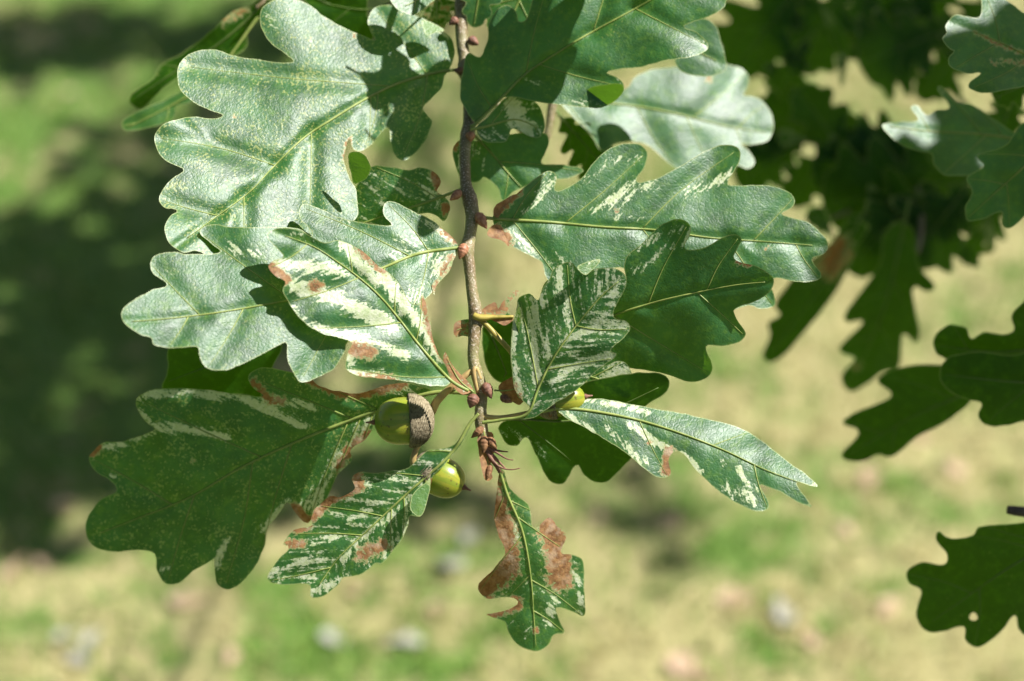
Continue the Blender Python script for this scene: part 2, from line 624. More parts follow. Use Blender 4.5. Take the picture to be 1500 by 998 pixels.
def unit_outline(base, tip, wide=1.0, seed=0, bend=0.0):
    r = random.Random(seed)
    b, t = np.array(base, float), np.array(tip, float)
    ax = t - b
    L = np.hypot(*ax)
    ax /= L
    pr = np.array([-ax[1], ax[0]])
    out = []
    for sgn in (1, -1):
        ph = r.uniform(-0.035, 0.035)
        amp = r.uniform(0.85, 1.15)
        side = []
        for s, w in UNIT:
            s2 = s + ph * math.sin(math.pi * s)
            w2 = w * amp * wide * (1 + 0.12 * math.sin(9 * s + r.random() * 0.8 + seed))
            side.append(tuple(b + ax * (s2 * L) + pr * (sgn * w2 * L + bend * L * s2 * s2)))
        out += side if sgn == 1 else side[::-1]
    mid = [tuple(b - ax * 0.10 * L), tuple(b + ax * 0.3 * L + pr * bend * L * 0.09), tuple(b + ax * 0.65 * L + pr * bend * L * 0.42),
           tuple(b + ax * 0.995 * L + pr * bend * L)]
    return out, mid


# ------------------------------------------------------------------ setting: ground
def ground_material():
    N = NT('lawn_soil')
    co = N.n('ShaderNodeTexCoord').outputs['Object']
    a = N.noise(co, 2.2, 3, 0.6)
    b = N.noise(co, 15, 3, 0.6)
    c2 = N.noise(co, 60, 4, 0.7)
    xyz = N.n('ShaderNodeSeparateXYZ', i_0=co)
    sx = N.math('SUBTRACT', xyz.outputs[0], N.math('MULTIPLY', N.step(xyz.outputs[1], -0.6, -0.9), -0.35))
    mix_ = N.math('ADD', N.math('MULTIPLY', a, 0.5), N.math('MULTIPLY', b, 0.5))
    mix_ = N.math('ADD', mix_, N.math('MULTIPLY', N.step(sx, -0.5, -0.1), 0.10))
    base = N.mix(N.step(mix_, 0.52, 0.60), (0.09, 0.18, 0.018), (0.36, 0.315, 0.135))
    base = N.mix(N.math('MULTIPLY', N.step(c2, 0.5, 0.66), 0.6), base, (0.11, 0.15, 0.03))
    base = N.mix(N.math('MULTIPLY', N.step(c2, 0.42, 0.30), 0.6), base, (0.50, 0.41, 0.25))
    bp = N.n('ShaderNodeBump', i_Strength=0.8, i_Distance=0.02, i_Height=N.math('ADD', b, c2))
    pb = N.n('ShaderNodeBsdfPrincipled', i_Base_Color=base, i_Roughness=0.9, i_Normal=bp.outputs[0])
    N.t.links.new(pb.outputs[0], N.out.inputs[0])
    return N.m


gs = [-400, -60, -12, -5, -2.4, -1.6, -.8, 0, .8, 1.6, 2.4, 5, 12, 60, 400]
gv, gf = [], []
for j, y in enumerate(gs):
    for i, x in enumerate(gs):
        gv.append((x, y + 2.5, 0.0))
ng = len(gs)
for j in range(ng - 1):
    for i in range(ng - 1):
        gf.append((j * ng + i, j * ng + i + 1, (j + 1) * ng + i + 1, (j + 1) * ng + i))
gr = mesh_obj('ground', gv, gf, ground_material(), None, at=(0, 2.5, 0))
tag(gr, 'sunlit lawn ground under the oak, patchy green and straw coloured', 'ground', kind='structure')


# grass blades
def grass_material():
    N = NT('grass_blade')
    c = N.attr('tone')
    pb = N.n('ShaderNodeBsdfPrincipled', i_Base_Color=c.outputs['Color'], i_Roughness=0.55)
    pb.inputs['Specular IOR Level'].default_value = 0.35
    tb = N.n('ShaderNodeBsdfTranslucent', i_Color=c.outputs['Color'])
    ms = N.n('ShaderNodeMixShader', i_0=0.35)
    N.t.links.new(pb.outputs[0], ms.inputs[1])
    N.t.links.new(tb.outputs[0], ms.inputs[2])
    N.t.links.new(ms.outputs[0], N.out.inputs[0])
    return N.m


def value_noise(x, y, cell, seed):
    r = np.random.default_rng(seed)
    T = r.random((64, 64))
    u, v = x / cell, y / cell
    i, j = np.floor(u).astype(int), np.floor(v).astype(int)
    fu, fv = u - i, v - j
    fu, fv = fu * fu * (3 - 2 * fu), fv * fv * (3 - 2 * fv)
    g = lambda a, b: T[a % 64, b % 64]
    return (g(i, j) * (1 - fu) + g(i + 1, j) * fu) * (1 - fv) + (g(i, j + 1) * (1 - fu) + g(i + 1, j + 1) * fu) * fv


NB = 110000
bx = nrg.uniform(-2.2, 2.2, NB)
by = nrg.uniform(0.7, 5.0, NB)
dens = 0.55 * value_noise(bx, by, 0.10, 3) + 0.45 * value_noise(bx, by, 0.33, 4)
keep = nrg.random(NB) < np.clip(0.15 + 1.25 * dens, 0, 1)
bx, by, dens = bx[keep], by[keep], dens[keep]
NB = len(bx)
gm = 0.45 * value_noise(bx, by, 0.11, 8) + 0.33 * value_noise(bx, by, 0.4, 9) + 0.22 * value_noise(bx, by, 0.05, 10)
gm = gm - 0.11 * np.clip((by - 2.2) / 1.2, 0, 1) * np.clip((bx + 0.5) / 0.5, 0, 1)
ht = nrg.uniform(0.010, 0.032, NB) * (0.6 + 0.9 * gm)
ang = nrg.uniform(0, 2 * math.pi, NB)
lean = nrg.uniform(0.2, 1.3, NB) * ht
wd = nrg.uniform(0.0012, 0.0026, NB)
dx, dy = np.cos(ang), np.sin(ang)
pv = np.zeros((NB, 5, 3))
for k, (f, w, l) in enumerate(((0, 1, 0), (0, -1, 0), (.6, .75, .4), (.6, -.75, .4), (1, 0, 1))):
    pv[:, k, 0] = bx - dy * wd * w + dx * lean * l
    pv[:, k, 1] = by + dx * wd * w + dy * lean * l
    pv[:, k, 2] = ht * f - 0.001
idx = np.arange(NB) * 5
faces = np.concatenate([np.column_stack([idx, idx + 1, idx + 3]), np.column_stack([idx, idx + 3, idx + 2]), np.column_stack([idx + 2, idx + 3, idx + 4])])
gme = bpy.data.meshes.new('lawn_grass')
gme.vertices.add(NB * 5)
gme.vertices.foreach_set('co', pv.ravel())
gme.loops.add(len(faces) * 3)
gme.loops.foreach_set('vertex_index', faces.ravel())
gme.polygons.add(len(faces))
gme.polygons.foreach_set('loop_start', np.arange(len(faces)) * 3)
gme.update()
green = np.array([(0.10, 0.22, 0.025), (0.16, 0.27, 0.04), (0.23, 0.30, 0.06)])
straw = np.array([(0.38, 0.32, 0.13), (0.45, 0.37, 0.19), (0.31, 0.30, 0.09)])
gm = gm + 0.2 * np.clip((-0.15 - bx) / 0.3, 0, 1) * np.clip((by - 1.6) / 0.3, 0.15, 1)
isg = nrg.random(NB) < np.clip((gm - 0.42) * 7.0, 0.05, 0.95)
tone = np.where(isg[:, None], green[nrg.integers(0, 3, NB)], straw[nrg.integers(0, 3, NB)]) * nrg.uniform(0.8, 1.2, (NB, 1))
ca = gme.attributes.new('tone', 'FLOAT_COLOR', 'POINT')
ca.data.foreach_set('color', np.repeat(np.column_stack([tone, np.ones(NB)]), 5, axis=0).astype(np.float32).ravel())
gme.materials.append(grass_material())
go = bpy.data.objects.new('lawn_grass', gme)
col.objects.link(go)
tag(go, 'short patchy green and straw coloured grass of the lawn', 'grass', kind='stuff')

# ------------------------------------------------------------------ the shading oak tree (stands to the right, out of the picture)
tree = empty('oak_tree', (1.5, 6.2, 0))
tag(tree, 'large oak tree whose crown shades the lawn and the branches', 'tree')
trunk_path = [(1.5, 6.2, -0.05), (1.48, 6.22, .8), (1.5, 6.18, 1.7), (1.58, 6.2, 2.6), (1.7, 6.25, 3.6), (1.9, 6.2, 4.6)]
S = spline(trunk_path, 6)
Vt, Ft = tube_geo(S, [0.24 * (1 - 0.75 * i / len(S)) + 0.06 * math.exp(-i) for i in range(len(S))], 18, lump=0.12)
mesh_obj('trunk', Vt, Ft, M_BARK_OLD, tree, at=(1.5, 6.2, 0))
LOW = []
for s_, w_ in UNIT[::2]: LOW.append((s_, w_))
cv, cf = [], []


def crown_leaf(p, size):
    d = Vector((rng.gauss(0, 1), rng.gauss(0, 1), rng.gauss(-0.25, 0.6))).normalized()
    nn = Vector((rng.gauss(0, .6), rng.gauss(0, .6), 1)).normalized()
    s = d.cross(nn).normalized()
    nn = s.cross(d)
    b = len(cv)
    for i, (a, w) in enumerate(LOW):
        cv.append(p + d * (a * size) + s * (w * size) + nn * (0.12 * w * size))
        cv.append(p + d * (a * size) - s * (w * size) + nn * (0.12 * w * size))
    for i in range(len(LOW) - 1):
        cf.append((b + 2 * i, b + 2 * i + 1, b + 2 * i + 3, b + 2 * i + 2))


def clump(c, r, n, flat=0.6, size=0.10):
    for _ in range(n):
        v = Vector((rng.gauss(0, 1), rng.gauss(0, 1), rng.gauss(0, 1)))
        v = v.normalized() * (rng.random() ** 0.4)
        crown_leaf(Vector(c) + Vector((v.x * r, v.y * r, v.z * r * flat)), size * rng.uniform(.75, 1.25))


# (pixel on the lawn, radius in metres, height of the clump above the lawn, leaves)
shade = [((70, 62), .20, 2.5, 60), ((190, 60), .20, 2.6, 60), ((300, 70), .18, 2.6, 50), ((-40, 60), .22, 2.4, 60), ((390, 40), .13, 2.5, 30),
         ((170, 215), .10, 2.3, 26), ((250, 270), .12, 2.4, 34), ((240, 190), .07, 2.4, 12), ((140, 320), .09, 2.4, 22),
         ((20, 350), .08, 2.2, 22), ((215, 350), .10, 2.3, 34), ((120, 390), .14, 2.3, 50), ((-60, 400), .2, 2.2, 60), ((240, 430), .13, 2.4, 46),
         ((50, 460), .15, 2.2, 60), ((160, 470), .15, 2.3, 60), ((-30, 560), .16, 2.2, 60), ((70, 550), .13, 2.3, 52), ((300, 500), .14, 2.3, 46),
         ((140, 600), .07, 2.2, 16), ((60, 690), .12, 2.2, 46), ((0, 720), .12, 2.2, 40), ((130, 720), .10, 2.2, 34), ((200, 690), .10, 2.3, 26), ((280, 620), .11, 2.3, 30),
         ((390, 560), .12, 2.3, 34), ((400, 640), .12, 2.3, 34), ((520, 690), .09, 2.2, 22), ((590, 720), .09, 2.2, 24), ((700, 770), .07, 4.2, 7), ((860, 745), .10, 4.5, 9), ((950, 730), .07, 4.4, 5)]
limb_ends = []
for (px, py), r, h, k in shade:
    g = on_ground(px, py)
    c = g + SUN * (h / SUN.z)
    clump(c, r, int(k * (0.62 if 120 < py < 760 else 0.85)), 0.5)
    limb_ends.append((c, r))
# the boughs that shade the dark leaves at the right
for (px, py, dz), r, k, up in [((1220, 60, -1250), .10, 70, .55), ((1330, 70, -1250), .10, 80, .60), ((1420, 60, -1100), .09, 50, .55), ((1270, 190, -1250), .10, 80, .62),
                               ((1350, 300, -1100), .10, 90, .60), ((1240, 330, -1150), .09, 70, .66), ((1300, 440, -1000), .08, 60, .62), ((1310, 590, -700), .07, 50, .60),
                               ((1450, 560, -300), .055, 40, .5), ((1470, 430, -300), .03, 14, .5), ((1510, 320, -150), .03, 14, .46), ((1420, 850, -260), .065, 44, .55), ((1480, 820, -260), .05, 34, .6),
                               ((1170, 470, -900), .05, 30, .62)]:
    c = place(px, py, dz) + SUN * (up / SUN.z)
    clump(c, r, k, 0.45, 0.085)
    limb_ends.append((c, r))
for gx in np.arange(-0.15, 2.2, .42):  # unseen clumps added to keep the near lawn in shade
    for gy in np.arange(-1.4, .75, .42):
        c = Vector((gx + rng.uniform(-.1, .1), gy + rng.uniform(-.1, .1), 0)) + SUN * (rng.uniform(2.3, 2.7) / SUN.z)
        clump(c, .26, 70, .4, .11)
for gx, gy in ((-1.6, .2), (-1.9, .6), (-1.5, .9), (-1.9, 1.2), (-1.4, 1.4), (-2.2, .2), (-2.3, .9)):  # more added clumps, shading the lawn at the left out of view
    c = Vector((gx, gy, 0)) + SUN * (2.5 / SUN.z)
    clump(c, .26, 80, .4, .11)
# unseen foliage added behind and to the left, to darken the leaves' reflections
for k in range(150):
    a_ = math.radians(rng.uniform(150, 325))
    rr_ = rng.uniform(2.3, 3.3)
    c = Vector((rr_ * math.cos(a_), rr_ * math.sin(a_) - 0.2, rng.uniform(0.35, 3.2)))
    clump(c, .34, 55, .8, .14)
for _ in range(26):
    c = Vector((rng.uniform(0.2, 3.0), rng.uniform(5.4, 8.0), rng.uniform(2.8, 5.2)))
    clump(c, .42, 90, .7, .12)
    limb_ends.append((c, .3))
cr = mesh_obj('crown', [tuple(v) for v in cv], cf, None, tree, at=(1.5, 6.2, 2.6), smooth=False)
cr.data.materials.append(simple('crown_foliage', (0.03, 0.085, 0.018), (0.05, 0.12, 0.03), 3, 0.5, 0.0, trans=0.3, tcol=(0.12, 0.26, 0.02)))
tag(cr, kind='stuff')
for k, (c, r) in enumerate(limb_ends[::2]):
    t = min(0.95, max(0.25, (c.z - 0.7) / 4.5))
    b = Vector(S[int(t * 0.8 * (len(S) - 1))])
    mid_ = b.lerp(c, 0.5) + Vector((0, 0, 0.25))
    P_ = spline([b, mid_, c], 6)
    Vt, Ft = tube_geo(P_, [(0.03 if c.y > 1.6 else 0.006) * (1 - .88 * i / len(P_)) for i in range(len(P_))], 7)
    mesh_obj('limb', Vt, Ft, M_BARK_OLD, tree, at=b)

# ------------------------------------------------------------------ the hanging branch
main = empty('oak_branch', place(668, -150, -95))
tag(main, 'hanging oak branch in focus with cream mottled leaves, green acorns and brown buds', 'branch')
tube('twig', [(640, -420, -270, 11), (668, -150, -200, 10), (674, -20, -172, 9.6), (677, 60, -158, 9.6), (680, 85, -152, 9), (680, 104, -147, 11), (684, 122, -140, 8.8), (687, 175, -116, 8.8), (685, 196, -106, 11), (681, 220, -90, 8.6), (682, 268, -60, 8.8), (688, 292, -42, 11.5), (692, 318, -32, 10), (688, 345, -22, 9), (684, 366, -16, 11),
              (687, 385, -13, 8.6), (692, 430, -8, 8.4), (697, 460, -5, 11), (695, 490, -3, 9), (693, 525, 0, 8.2), (701, 556, 0, 9.5), (706, 580, 0, 8), (704, 604, 0, 9), (706, 630, 0, 9), (712, 655, 0, 6)],
     M_BARK, main, 14, 6, 0.08)


def bud(x, y, dz, ax, L, r, mat, parent=main):
    """pointed ovoid with overlapping scales; ax is its direction in the picture (degrees)"""
    c0 = place(x, y, dz)
    d = RIGHT * math.cos(math.radians(ax)) + UP * math.sin(math.radians(ax)) - FWD * 0.25
    d.normalize()
    s = d.cross(FWD).normalized()
    u = s.cross(d)
    V, F = [], []
    ns, nr = 14, 16
    for i in range(nr + 1):
        t = i / nr
        rad = r * (math.sin(math.pi * min(1, (t * .95 + .05) ** .78)) ** 0.85) * (1 - .12 * t)
        step = 1 + 0.16 * ((t * 5) % 1.0 - .5)
        for k in range(ns):
            a = 2 * math.pi * k / ns
            rr = rad * step * (1 + 0.04 * math.cos(5 * a + (int(t * 5) % 2) * math.pi / 5 * 3))
            V.append(c0 + d * ((t - .5) * L * PX) + (s * math.cos(a) + u * math.sin(a)) * rr * PX)
    for i in range(nr):
        for k in range(ns):
            a, b = i * ns + k, i * ns + (k + 1) % ns
            F.append((a, b, b + ns, a + ns))
    F.append(tuple(range(ns - 1, -1, -1)))
    F.append(tuple(nr * ns + k for k in range(ns)))
    return mesh_obj('bud', V, F, mat, parent, at=c0)


bud(677, 369, -2, -110, 25, 8.5, M_BUD)
bud(706, 324, -18, -58, 29, 8.5, M_BUD)
bud(667, 287, -34, -140, 23, 7, M_BUD)
bud(694, 61, -148, -35, 20, 8, M_BUD_DARK)
bud(664, 32, -155, -140, 18, 7, M_BUD_DARK)
bud(689, 201, -92, -90, 16, 8, M_BUD)
bud(715, 573, 12, -65, 26, 8.5, M_BUD_DARK)
bud(692, 588, 14, -110, 22, 9.5, M_BUD_DARK)
bud(672, 104, -138, 180, 16, 6.5, M_BUD_DARK)
bud(742, 585, 4, -30, 20, 7, M_BUD_DARK)

# --- the leaves of the hanging branch, traced one by one
LA = leaf(main, z1((1385, 300), (1415, 230), (1400, 160), (1345, 120), (1290, 80), (1240, 60), (1180, 35), (1120, 20), (1075, 40), (1052, 85), (1060, 130), (1085, 168),
                   (1030, 150), (985, 130), (930, 105), (870, 70), (820, 30), (760, 0), (690, -8), (635, 12), (605, 50), (603, 105), (630, 160), (670, 200), (715, 232), (742, 258),
                   (680, 262), (600, 250), (500, 235), (430, 212), (370, 207), (310, 225), (265, 262), (255, 310), (265, 370), (300, 410), (350, 440), (400, 465), (448, 484),
                   (400, 497), (330, 488), (250, 500), (195, 520), (162, 560), (165, 610), (195, 660), (240, 690), (282, 712), (240, 745), (195, 790), (180, 830), (200, 866), (258, 880),
                   (225, 905), (205, 950), (210, 990), (240, 1035), (290, 1055), (350, 1050), (420, 1100), (520, 1130), (620, 1090), (700, 1020), (800, 1040), (900, 990), (1000, 918), (1008, 850), (1003, 790), (975, 740), (955, 680),
                   (958, 620), (975, 575), (990, 622), (1020, 632), (1070, 600), (1118, 545), (1140, 533), (1145, 590), (1160, 640), (1195, 671), (1240, 650), (1290, 590), (1320, 512), (1300, 480),
                   (1283, 450), (1320, 410), (1360, 365), (1372, 320)),
          z1((1440, 290), (1330, 305), (1180, 348), (1040, 415), (900, 500), (780, 580), (650, 705), (560, 800), (420, 905), (260, 1020)),
          (.29, .36), -160, curl=.11, fold=-.05, speck=0.85, wave=6, relief=7, browns=[(*z1((972, 590), (958, 660)), 6, .8), (*z1((995, 148),), 4.5, .9), (*z1((495, 482),), 3, .8)],
          creams=[(*z1((640, 60), (700, 200), (720, 250)), 9, .38), (*z1((1350, 130), (1400, 160)), 9, .5)], bumps=[(560, 190, 50, 6), (500, 130, 40, 5), (430, 160, 45, 6)])
flap(LA, z1((968, 655), (990, 634), (1030, 640), (1060, 685), (1065, 715), (1040, 750), (1000, 768), (985, 740)), (-.6, -.4), 8, z1((968, 655))[0], tint=.9)
flap(LA, z1((1275, 85), (1320, 95), (1372, 128), (1330, 138), (1300, 150), (1285, 125)), (.3, .5), -140, z1((1372, 128))[0], tint=.7)

LB = leaf(main, z3((1452, 215), (1400, 165), (1330, 110), (1280, 90), (1210, 52), (1165, 42), (1145, 65), (1152, 105), (1180, 140), (1110, 140), (1020, 125), (960, 110), (880, 72), (810, 55), (790, 85), (803, 125),
                   (822, 140), (850, 178), (832, 188), (800, 160), (740, 150), (660, 152), (520, 150), (440, 140), (390, 152), (380, 180), (420, 215), (465, 252), (400, 263), (320, 262), (250, 255), (195, 270), (172, 300), (180, 340), (210, 365), (240, 395),
                   (180, 415), (110, 450), (60, 490), (48, 520), (70, 560), (120, 595), (175, 615), (185, 640), (240, 655), (300, 655), (370, 650), (375, 690), (410, 740), (480, 748), (560, 720),
                   (640, 680), (720, 638), (742, 640), (745, 700), (770, 760), (800, 800), (860, 785), (940, 740), (985, 665), (990, 640), (1040, 590), (1120, 570), (1230, 560), (1290, 480), (1345, 425), (1395, 350), (1445, 275)),
          z3((1480, 235), (1430, 240), (1290, 262), (1140, 322), (950, 400), (800, 445), (630, 478), (420, 512), (220, 535), (60, 547)),
          (.31, .40), -8, fold=-.04, speck=.55, relief=3.5, wave=5,
          creams=[(*z3((1330, 120), (1420, 190)), 14, .75), (*z3((1250, 240), (1380, 330)), 30, .55), (*z3((900, 80), (1000, 130)), 14, .4), (*z3((480, 240), (620, 260)), 12, .55), (*z3((200, 340), (260, 350)), 8, .5), (*z3((1300, 400), (1250, 460)), 18, .6)],
          browns=[(*z3((1400, 160), (1450, 205)), 10, .8), (*z3((1395, 340), (1430, 280)), 9, .7)])
flap(LB, z3((1350, 395), (1375, 360), (1395, 345), (1420, 300), (1440, 275), (1425, 330), (1395, 365), (1365, 400), (1358, 438)), (.2, .3), 8, z3((1440, 275))[0], tint=.2, brown=.5)

LC_ = leaf(main, z3((1425, 795), (1412, 740), (1375, 680), (1350, 610), (1337, 520), (1320, 455), (1305, 430), (1290, 475), (1250, 450), (1220, 400), (1180, 350), (1130, 318), (1080, 270), (1030, 235), (960, 205), (900, 215), (850, 195),
                    (800, 165), (740, 155), (690, 160), (660, 182), (672, 212), (700, 242), (730, 275), (692, 288), (666, 315), (690, 350), (735, 382), (725, 412), (745, 460), (780, 510), (830, 560),
                    (900, 600), (970, 614), (1015, 635), (1000, 670), (988, 740), (1030, 770), (1090, 778), (1150, 783), (1240, 795), (1330, 812), (1400, 815)),
          z3((1500, 835), (1420, 785), (1300, 650), (1215, 540), (1140, 450), (1060, 375), (960, 300), (850, 230), (700, 175)),
          (.42, .18), 52, fold=-.04, relief=6, wave=4, speck=.2,
          creams=[(*z3((700, 300), (840, 320), (980, 340)), 12, .95), (*z3((780, 400), (900, 430), (1010, 480), (1180, 570)), 14, 1.1), (*z3((850, 560), (960, 600), (1060, 610), (1240, 690)), 10, 1.0),
                  (*z3((980, 220), (1060, 320), (1130, 390)), 11, .95), (*z3((1150, 350), (1230, 480), (1330, 590), (1390, 700)), 13, 1.1), (*z3((880, 205), (760, 170)), 8, .55), (*z3((1000, 640), (1010, 760), (1150, 780)), 10, .9), (*z3((760, 480), (830, 555)), 7, .7)],
          browns=[(*z3((670, 315), (740, 370)), 9, 1.0), (*z3((860, 400),), 12, .9), (*z3((1030, 240), (1150, 340)), 7, .75), (*z3((1020, 660), (1090, 670)), 14, .85), (*z3((1310, 450), (1330, 560), (1385, 690)), 6, .8), (*z3((1050, 770), (1190, 785)), 7, .75)])

LD = leaf(main, z5((1300, 128), (1210, 102), (1120, 115), (1050, 140), (980, 135), (900, 118), (850, 80), (780, 62), (700, 45), (650, 58), (632, 85), (650, 120), (690, 152), (600, 145), (500, 130), (380, 122), (300, 125),
                   (240, 145), (222, 172), (235, 212), (270, 255), (290, 275), (230, 300), (170, 318), (110, 320), (75, 345), (52, 375), (70, 420), (120, 455), (147, 478), (145, 505), (90, 530), (50, 590), (38, 650),
                   (70, 700), (140, 720), (220, 715), (290, 727), (300, 790), (330, 835), (380, 835), (430, 790), (495, 755), (507, 748), (510, 800), (520, 840), (560, 857), (610, 830), (660, 770), (695, 690), (700, 640),
                   (740, 590), (775, 538), (800, 570), (835, 612), (862, 608), (875, 565), (920, 520), (960, 440), (1010, 385), (1005, 345), (1060, 310), (1090, 265), (1092, 222), (1180, 185), (1280, 150)),
          z5((1450, 140), (1300, 140), (1100, 205), (850, 300), (620, 405), (420, 520), (210, 605), (60, 664)),
          (-.20, -.20), 0, at=(690, 575), fold=-.05, relief=6, wave=9, speck=.8, tint=.02, ribw=3.6,
          creams=[(*z5((300, 265), (400, 270), (560, 300)), 9, 1.0), (*z5((240, 150), (400, 135), (580, 150), (720, 200), (830, 260)), 9, .95), (*z5((235, 200), (270, 250)), 7, 1.0), (*z5((290, 280), (180, 325), (90, 335)), 8, .8), (*z5((140, 440),), 8, .7),
                  (*z5((560, 670), (515, 770)), 7, .95), (*z5((690, 640), (780, 530)), 10, .8), (*z5((850, 560), (960, 400), (1080, 240)), 18, .75), (*z5((700, 160), (860, 190)), 12, .7), (*z5((1090, 110), (1240, 140)), 10, .6), (*z5((300, 780), (420, 770)), 6, .5)],
          browns=[(*z5((58, 365), (90, 340)), 7, .8), (*z5((650, 100), (700, 160), (760, 170)), 9, .75), (*z5((860, 90), (960, 135), (1040, 145), (1200, 105)), 9, .95), (*z5((800, 560), (850, 605)), 9, 1.0), (*z5((960, 410), (1000, 350), (1070, 290)), 10, .8), (*z5((430, 390),), 6, .55)])

LE = leaf(main, z5((1432, 258), (1395, 318), (1355, 340), (1285, 352), (1220, 410), (1150, 425), (1085, 432), (1040, 430), (1013, 450), (1022, 492), (970, 520), (930, 518), (880, 560), (862, 600), (862, 625), (800, 640), (762, 690),
                   (782, 706), (730, 760), (702, 810), (720, 835), (790, 840), (855, 840), (862, 886), (910, 880), (960, 840), (985, 812), (1040, 805), (1100, 762), (1115, 768), (1160, 720), (1200, 665), (1218, 620), (1222, 588), (1262, 590), (1285, 520), (1310, 445), (1370, 380),
                   (1420, 310), (1447, 258)),
          z5((1475, 215), (1438, 258), (1370, 365), (1210, 510), (1060, 650), (960, 745), (880, 860)),
          (-.12, .05), 8, fold=-.10, relief=3.5, wave=5, speck=.2, cream=.42,
          creams=[(*z5((720, 800), (830, 760)), 16, .8), (*z5((870, 690), (950, 670)), 9, .9), (*z5((980, 750), (1080, 640), (1160, 580)), 8, .85), (*z5((1130, 740), (1200, 640)), 9, .8), (*z5((1000, 600), (1080, 570)), 9, .8), (*z5((1100, 440), (1200, 440)), 12, .7), (*z5((870, 870), (980, 820)), 10, .9)],
          browns=[(*z5((1030, 440), (1040, 480), (940, 525), (870, 590)), 9, .95), (*z5((780, 690), (830, 690)), 9, .75), (*z5((1050, 730), (1120, 700)), 14, .8), (*z5((800, 640), (860, 630)), 6, .8), (*z5((1300, 460), (1270, 580)), 6, .7)])
flap(LE, z5((1262, 590), (1225, 560), (1240, 500), (1280, 470), (1300, 450), (1290, 520)), (.2, .2), 14, z5((1300, 450))[0], tint=.35)

LF = leaf(main, z6((207, 385), (200, 450), (190, 530), (205, 600), (228, 655), (190, 710), (137, 765), (165, 810), (230, 805), (262, 812), (268, 828), (225, 850), (162, 865), (225, 885), (240, 930), (280, 970), (330, 985), (370, 965), (390, 930),
                   (425, 925), (405, 875), (398, 840), (440, 850), (490, 866), (490, 800), (487, 690), (450, 665), (412, 655), (430, 600), (400, 570), (375, 540), (335, 572), (318, 570), (305, 500), (270, 470), (240, 440), (222, 385)),
          z6((203, 362), (232, 460), (285, 590), (312, 740), (322, 870), (330, 982)), (.05, -.16), 2, fold=-.25, relief=3, wave=12, speck=.5, cream=.25, tint=.06,
          creams=[(*z6((270, 560), (240, 720)), 8, .75), (*z6((460, 700), (480, 840)), 10, .7), (*z6((390, 800), (370, 900)), 10, .7)],
          browns=[(*z6((195, 500), (220, 600), (235, 700), (160, 770)), 22, 1.0), (*z6((370, 555), (400, 640), (410, 740)), 20, 1.05), (*z6((170, 865), (260, 825)), 12, 1.0), (*z6((330, 915),), 7, .8), (*z6((210, 400), (205, 470)), 8, .7)])

LG = leaf(main, z6((402, 185), (440, 165), (485, 148), (560, 148), (640, 163), (720, 178), (800, 190), (900, 213), (1000, 240), (1080, 285), (1160, 350), (1230, 400), (1268, 437), (1230, 432), (1195, 425), (1215, 460), (1248, 506), (1200, 490), (1140, 455),
                   (1085, 433), (1072, 436), (1098, 478), (1100, 512), (1060, 517), (990, 490), (910, 430), (860, 380), (822, 332), (790, 320), (768, 350), (777, 395), (742, 408), (690, 380), (620, 320), (540, 270), (470, 230), (425, 205)),
          z6((340, 190), (440, 178), (620, 205), (780, 250), (950, 315), (1100, 385), (1252, 440)), (.12, .50), 25, at=(795, 600), fold=-.30, relief=2.5, wave=3, speck=.1,
          creams=[(*z6((500, 150), (600, 165), (700, 190)), 7, .85), (*z6((640, 230), (720, 285), (780, 320)), 7, 1.05), (*z6((820, 330), (880, 390)), 7, 1.1), (*z6((570, 240), (620, 300), (690, 360)), 10, .8), (*z6((960, 440), (1050, 480)), 13, .7), (*z6((1000, 380), (1060, 450)), 6, .8), (*z6((420, 190), (520, 255)), 7, .85), (*z6((900, 330), (980, 370)), 6, .5)],
          browns=[(*z6((770, 320), (760, 390)), 9, 1.0), (*z6((705, 292),), 5, .8)])

HO = z6((192, 214), (280, 203), (308, 175)) + z4((290, 985), (272, 880), (274, 760), (288, 690), (300, 642), (338, 624), (368, 650), (382, 615), (410, 570), (430, 530), (480, 508), (512, 530), (540, 556), (582, 532), (640, 530), (684, 553),
        (694, 590), (670, 640), (645, 690), (650, 718), (690, 724), (706, 755), (680, 790), (632, 832), (658, 846), (620, 880), (570, 920), (520, 970), (470, 1003), (420, 1035), (340, 1080))
LH = leaf(main, HO, z6((150, 225), (215, 216), (300, 195)) + z4((375, 960), (432, 850), (520, 728), (605, 630), (680, 568)), (-.25, -.04), 24, fold=-.10, relief=4, wave=4, speck=.2, cream=.48, tint=.03,
          creams=[(*z4((355, 680), (350, 800), (365, 940)), 9, 1.05), (*z4((450, 540), (440, 620)), 14, .85), (*z4((470, 800), (600, 730), (690, 740)), 9, .9), (*z4((420, 950), (520, 880), (640, 850)), 10, .95), (*z4((660, 570), (640, 660)), 9, .85), (*z4((280, 700), (275, 850), (300, 980)), 7, 1.1), (*z4((330, 640), (400, 660)), 10, .8)],
          browns=[(*z4((285, 960), (300, 1010)), 6, .7)])
flap(LH, z4((512, 530), (540, 512), (598, 498), (585, 520), (560, 545), (540, 556)), (.3, .2), 82, z4((540, 556))[0], tint=.3, cream=.4)

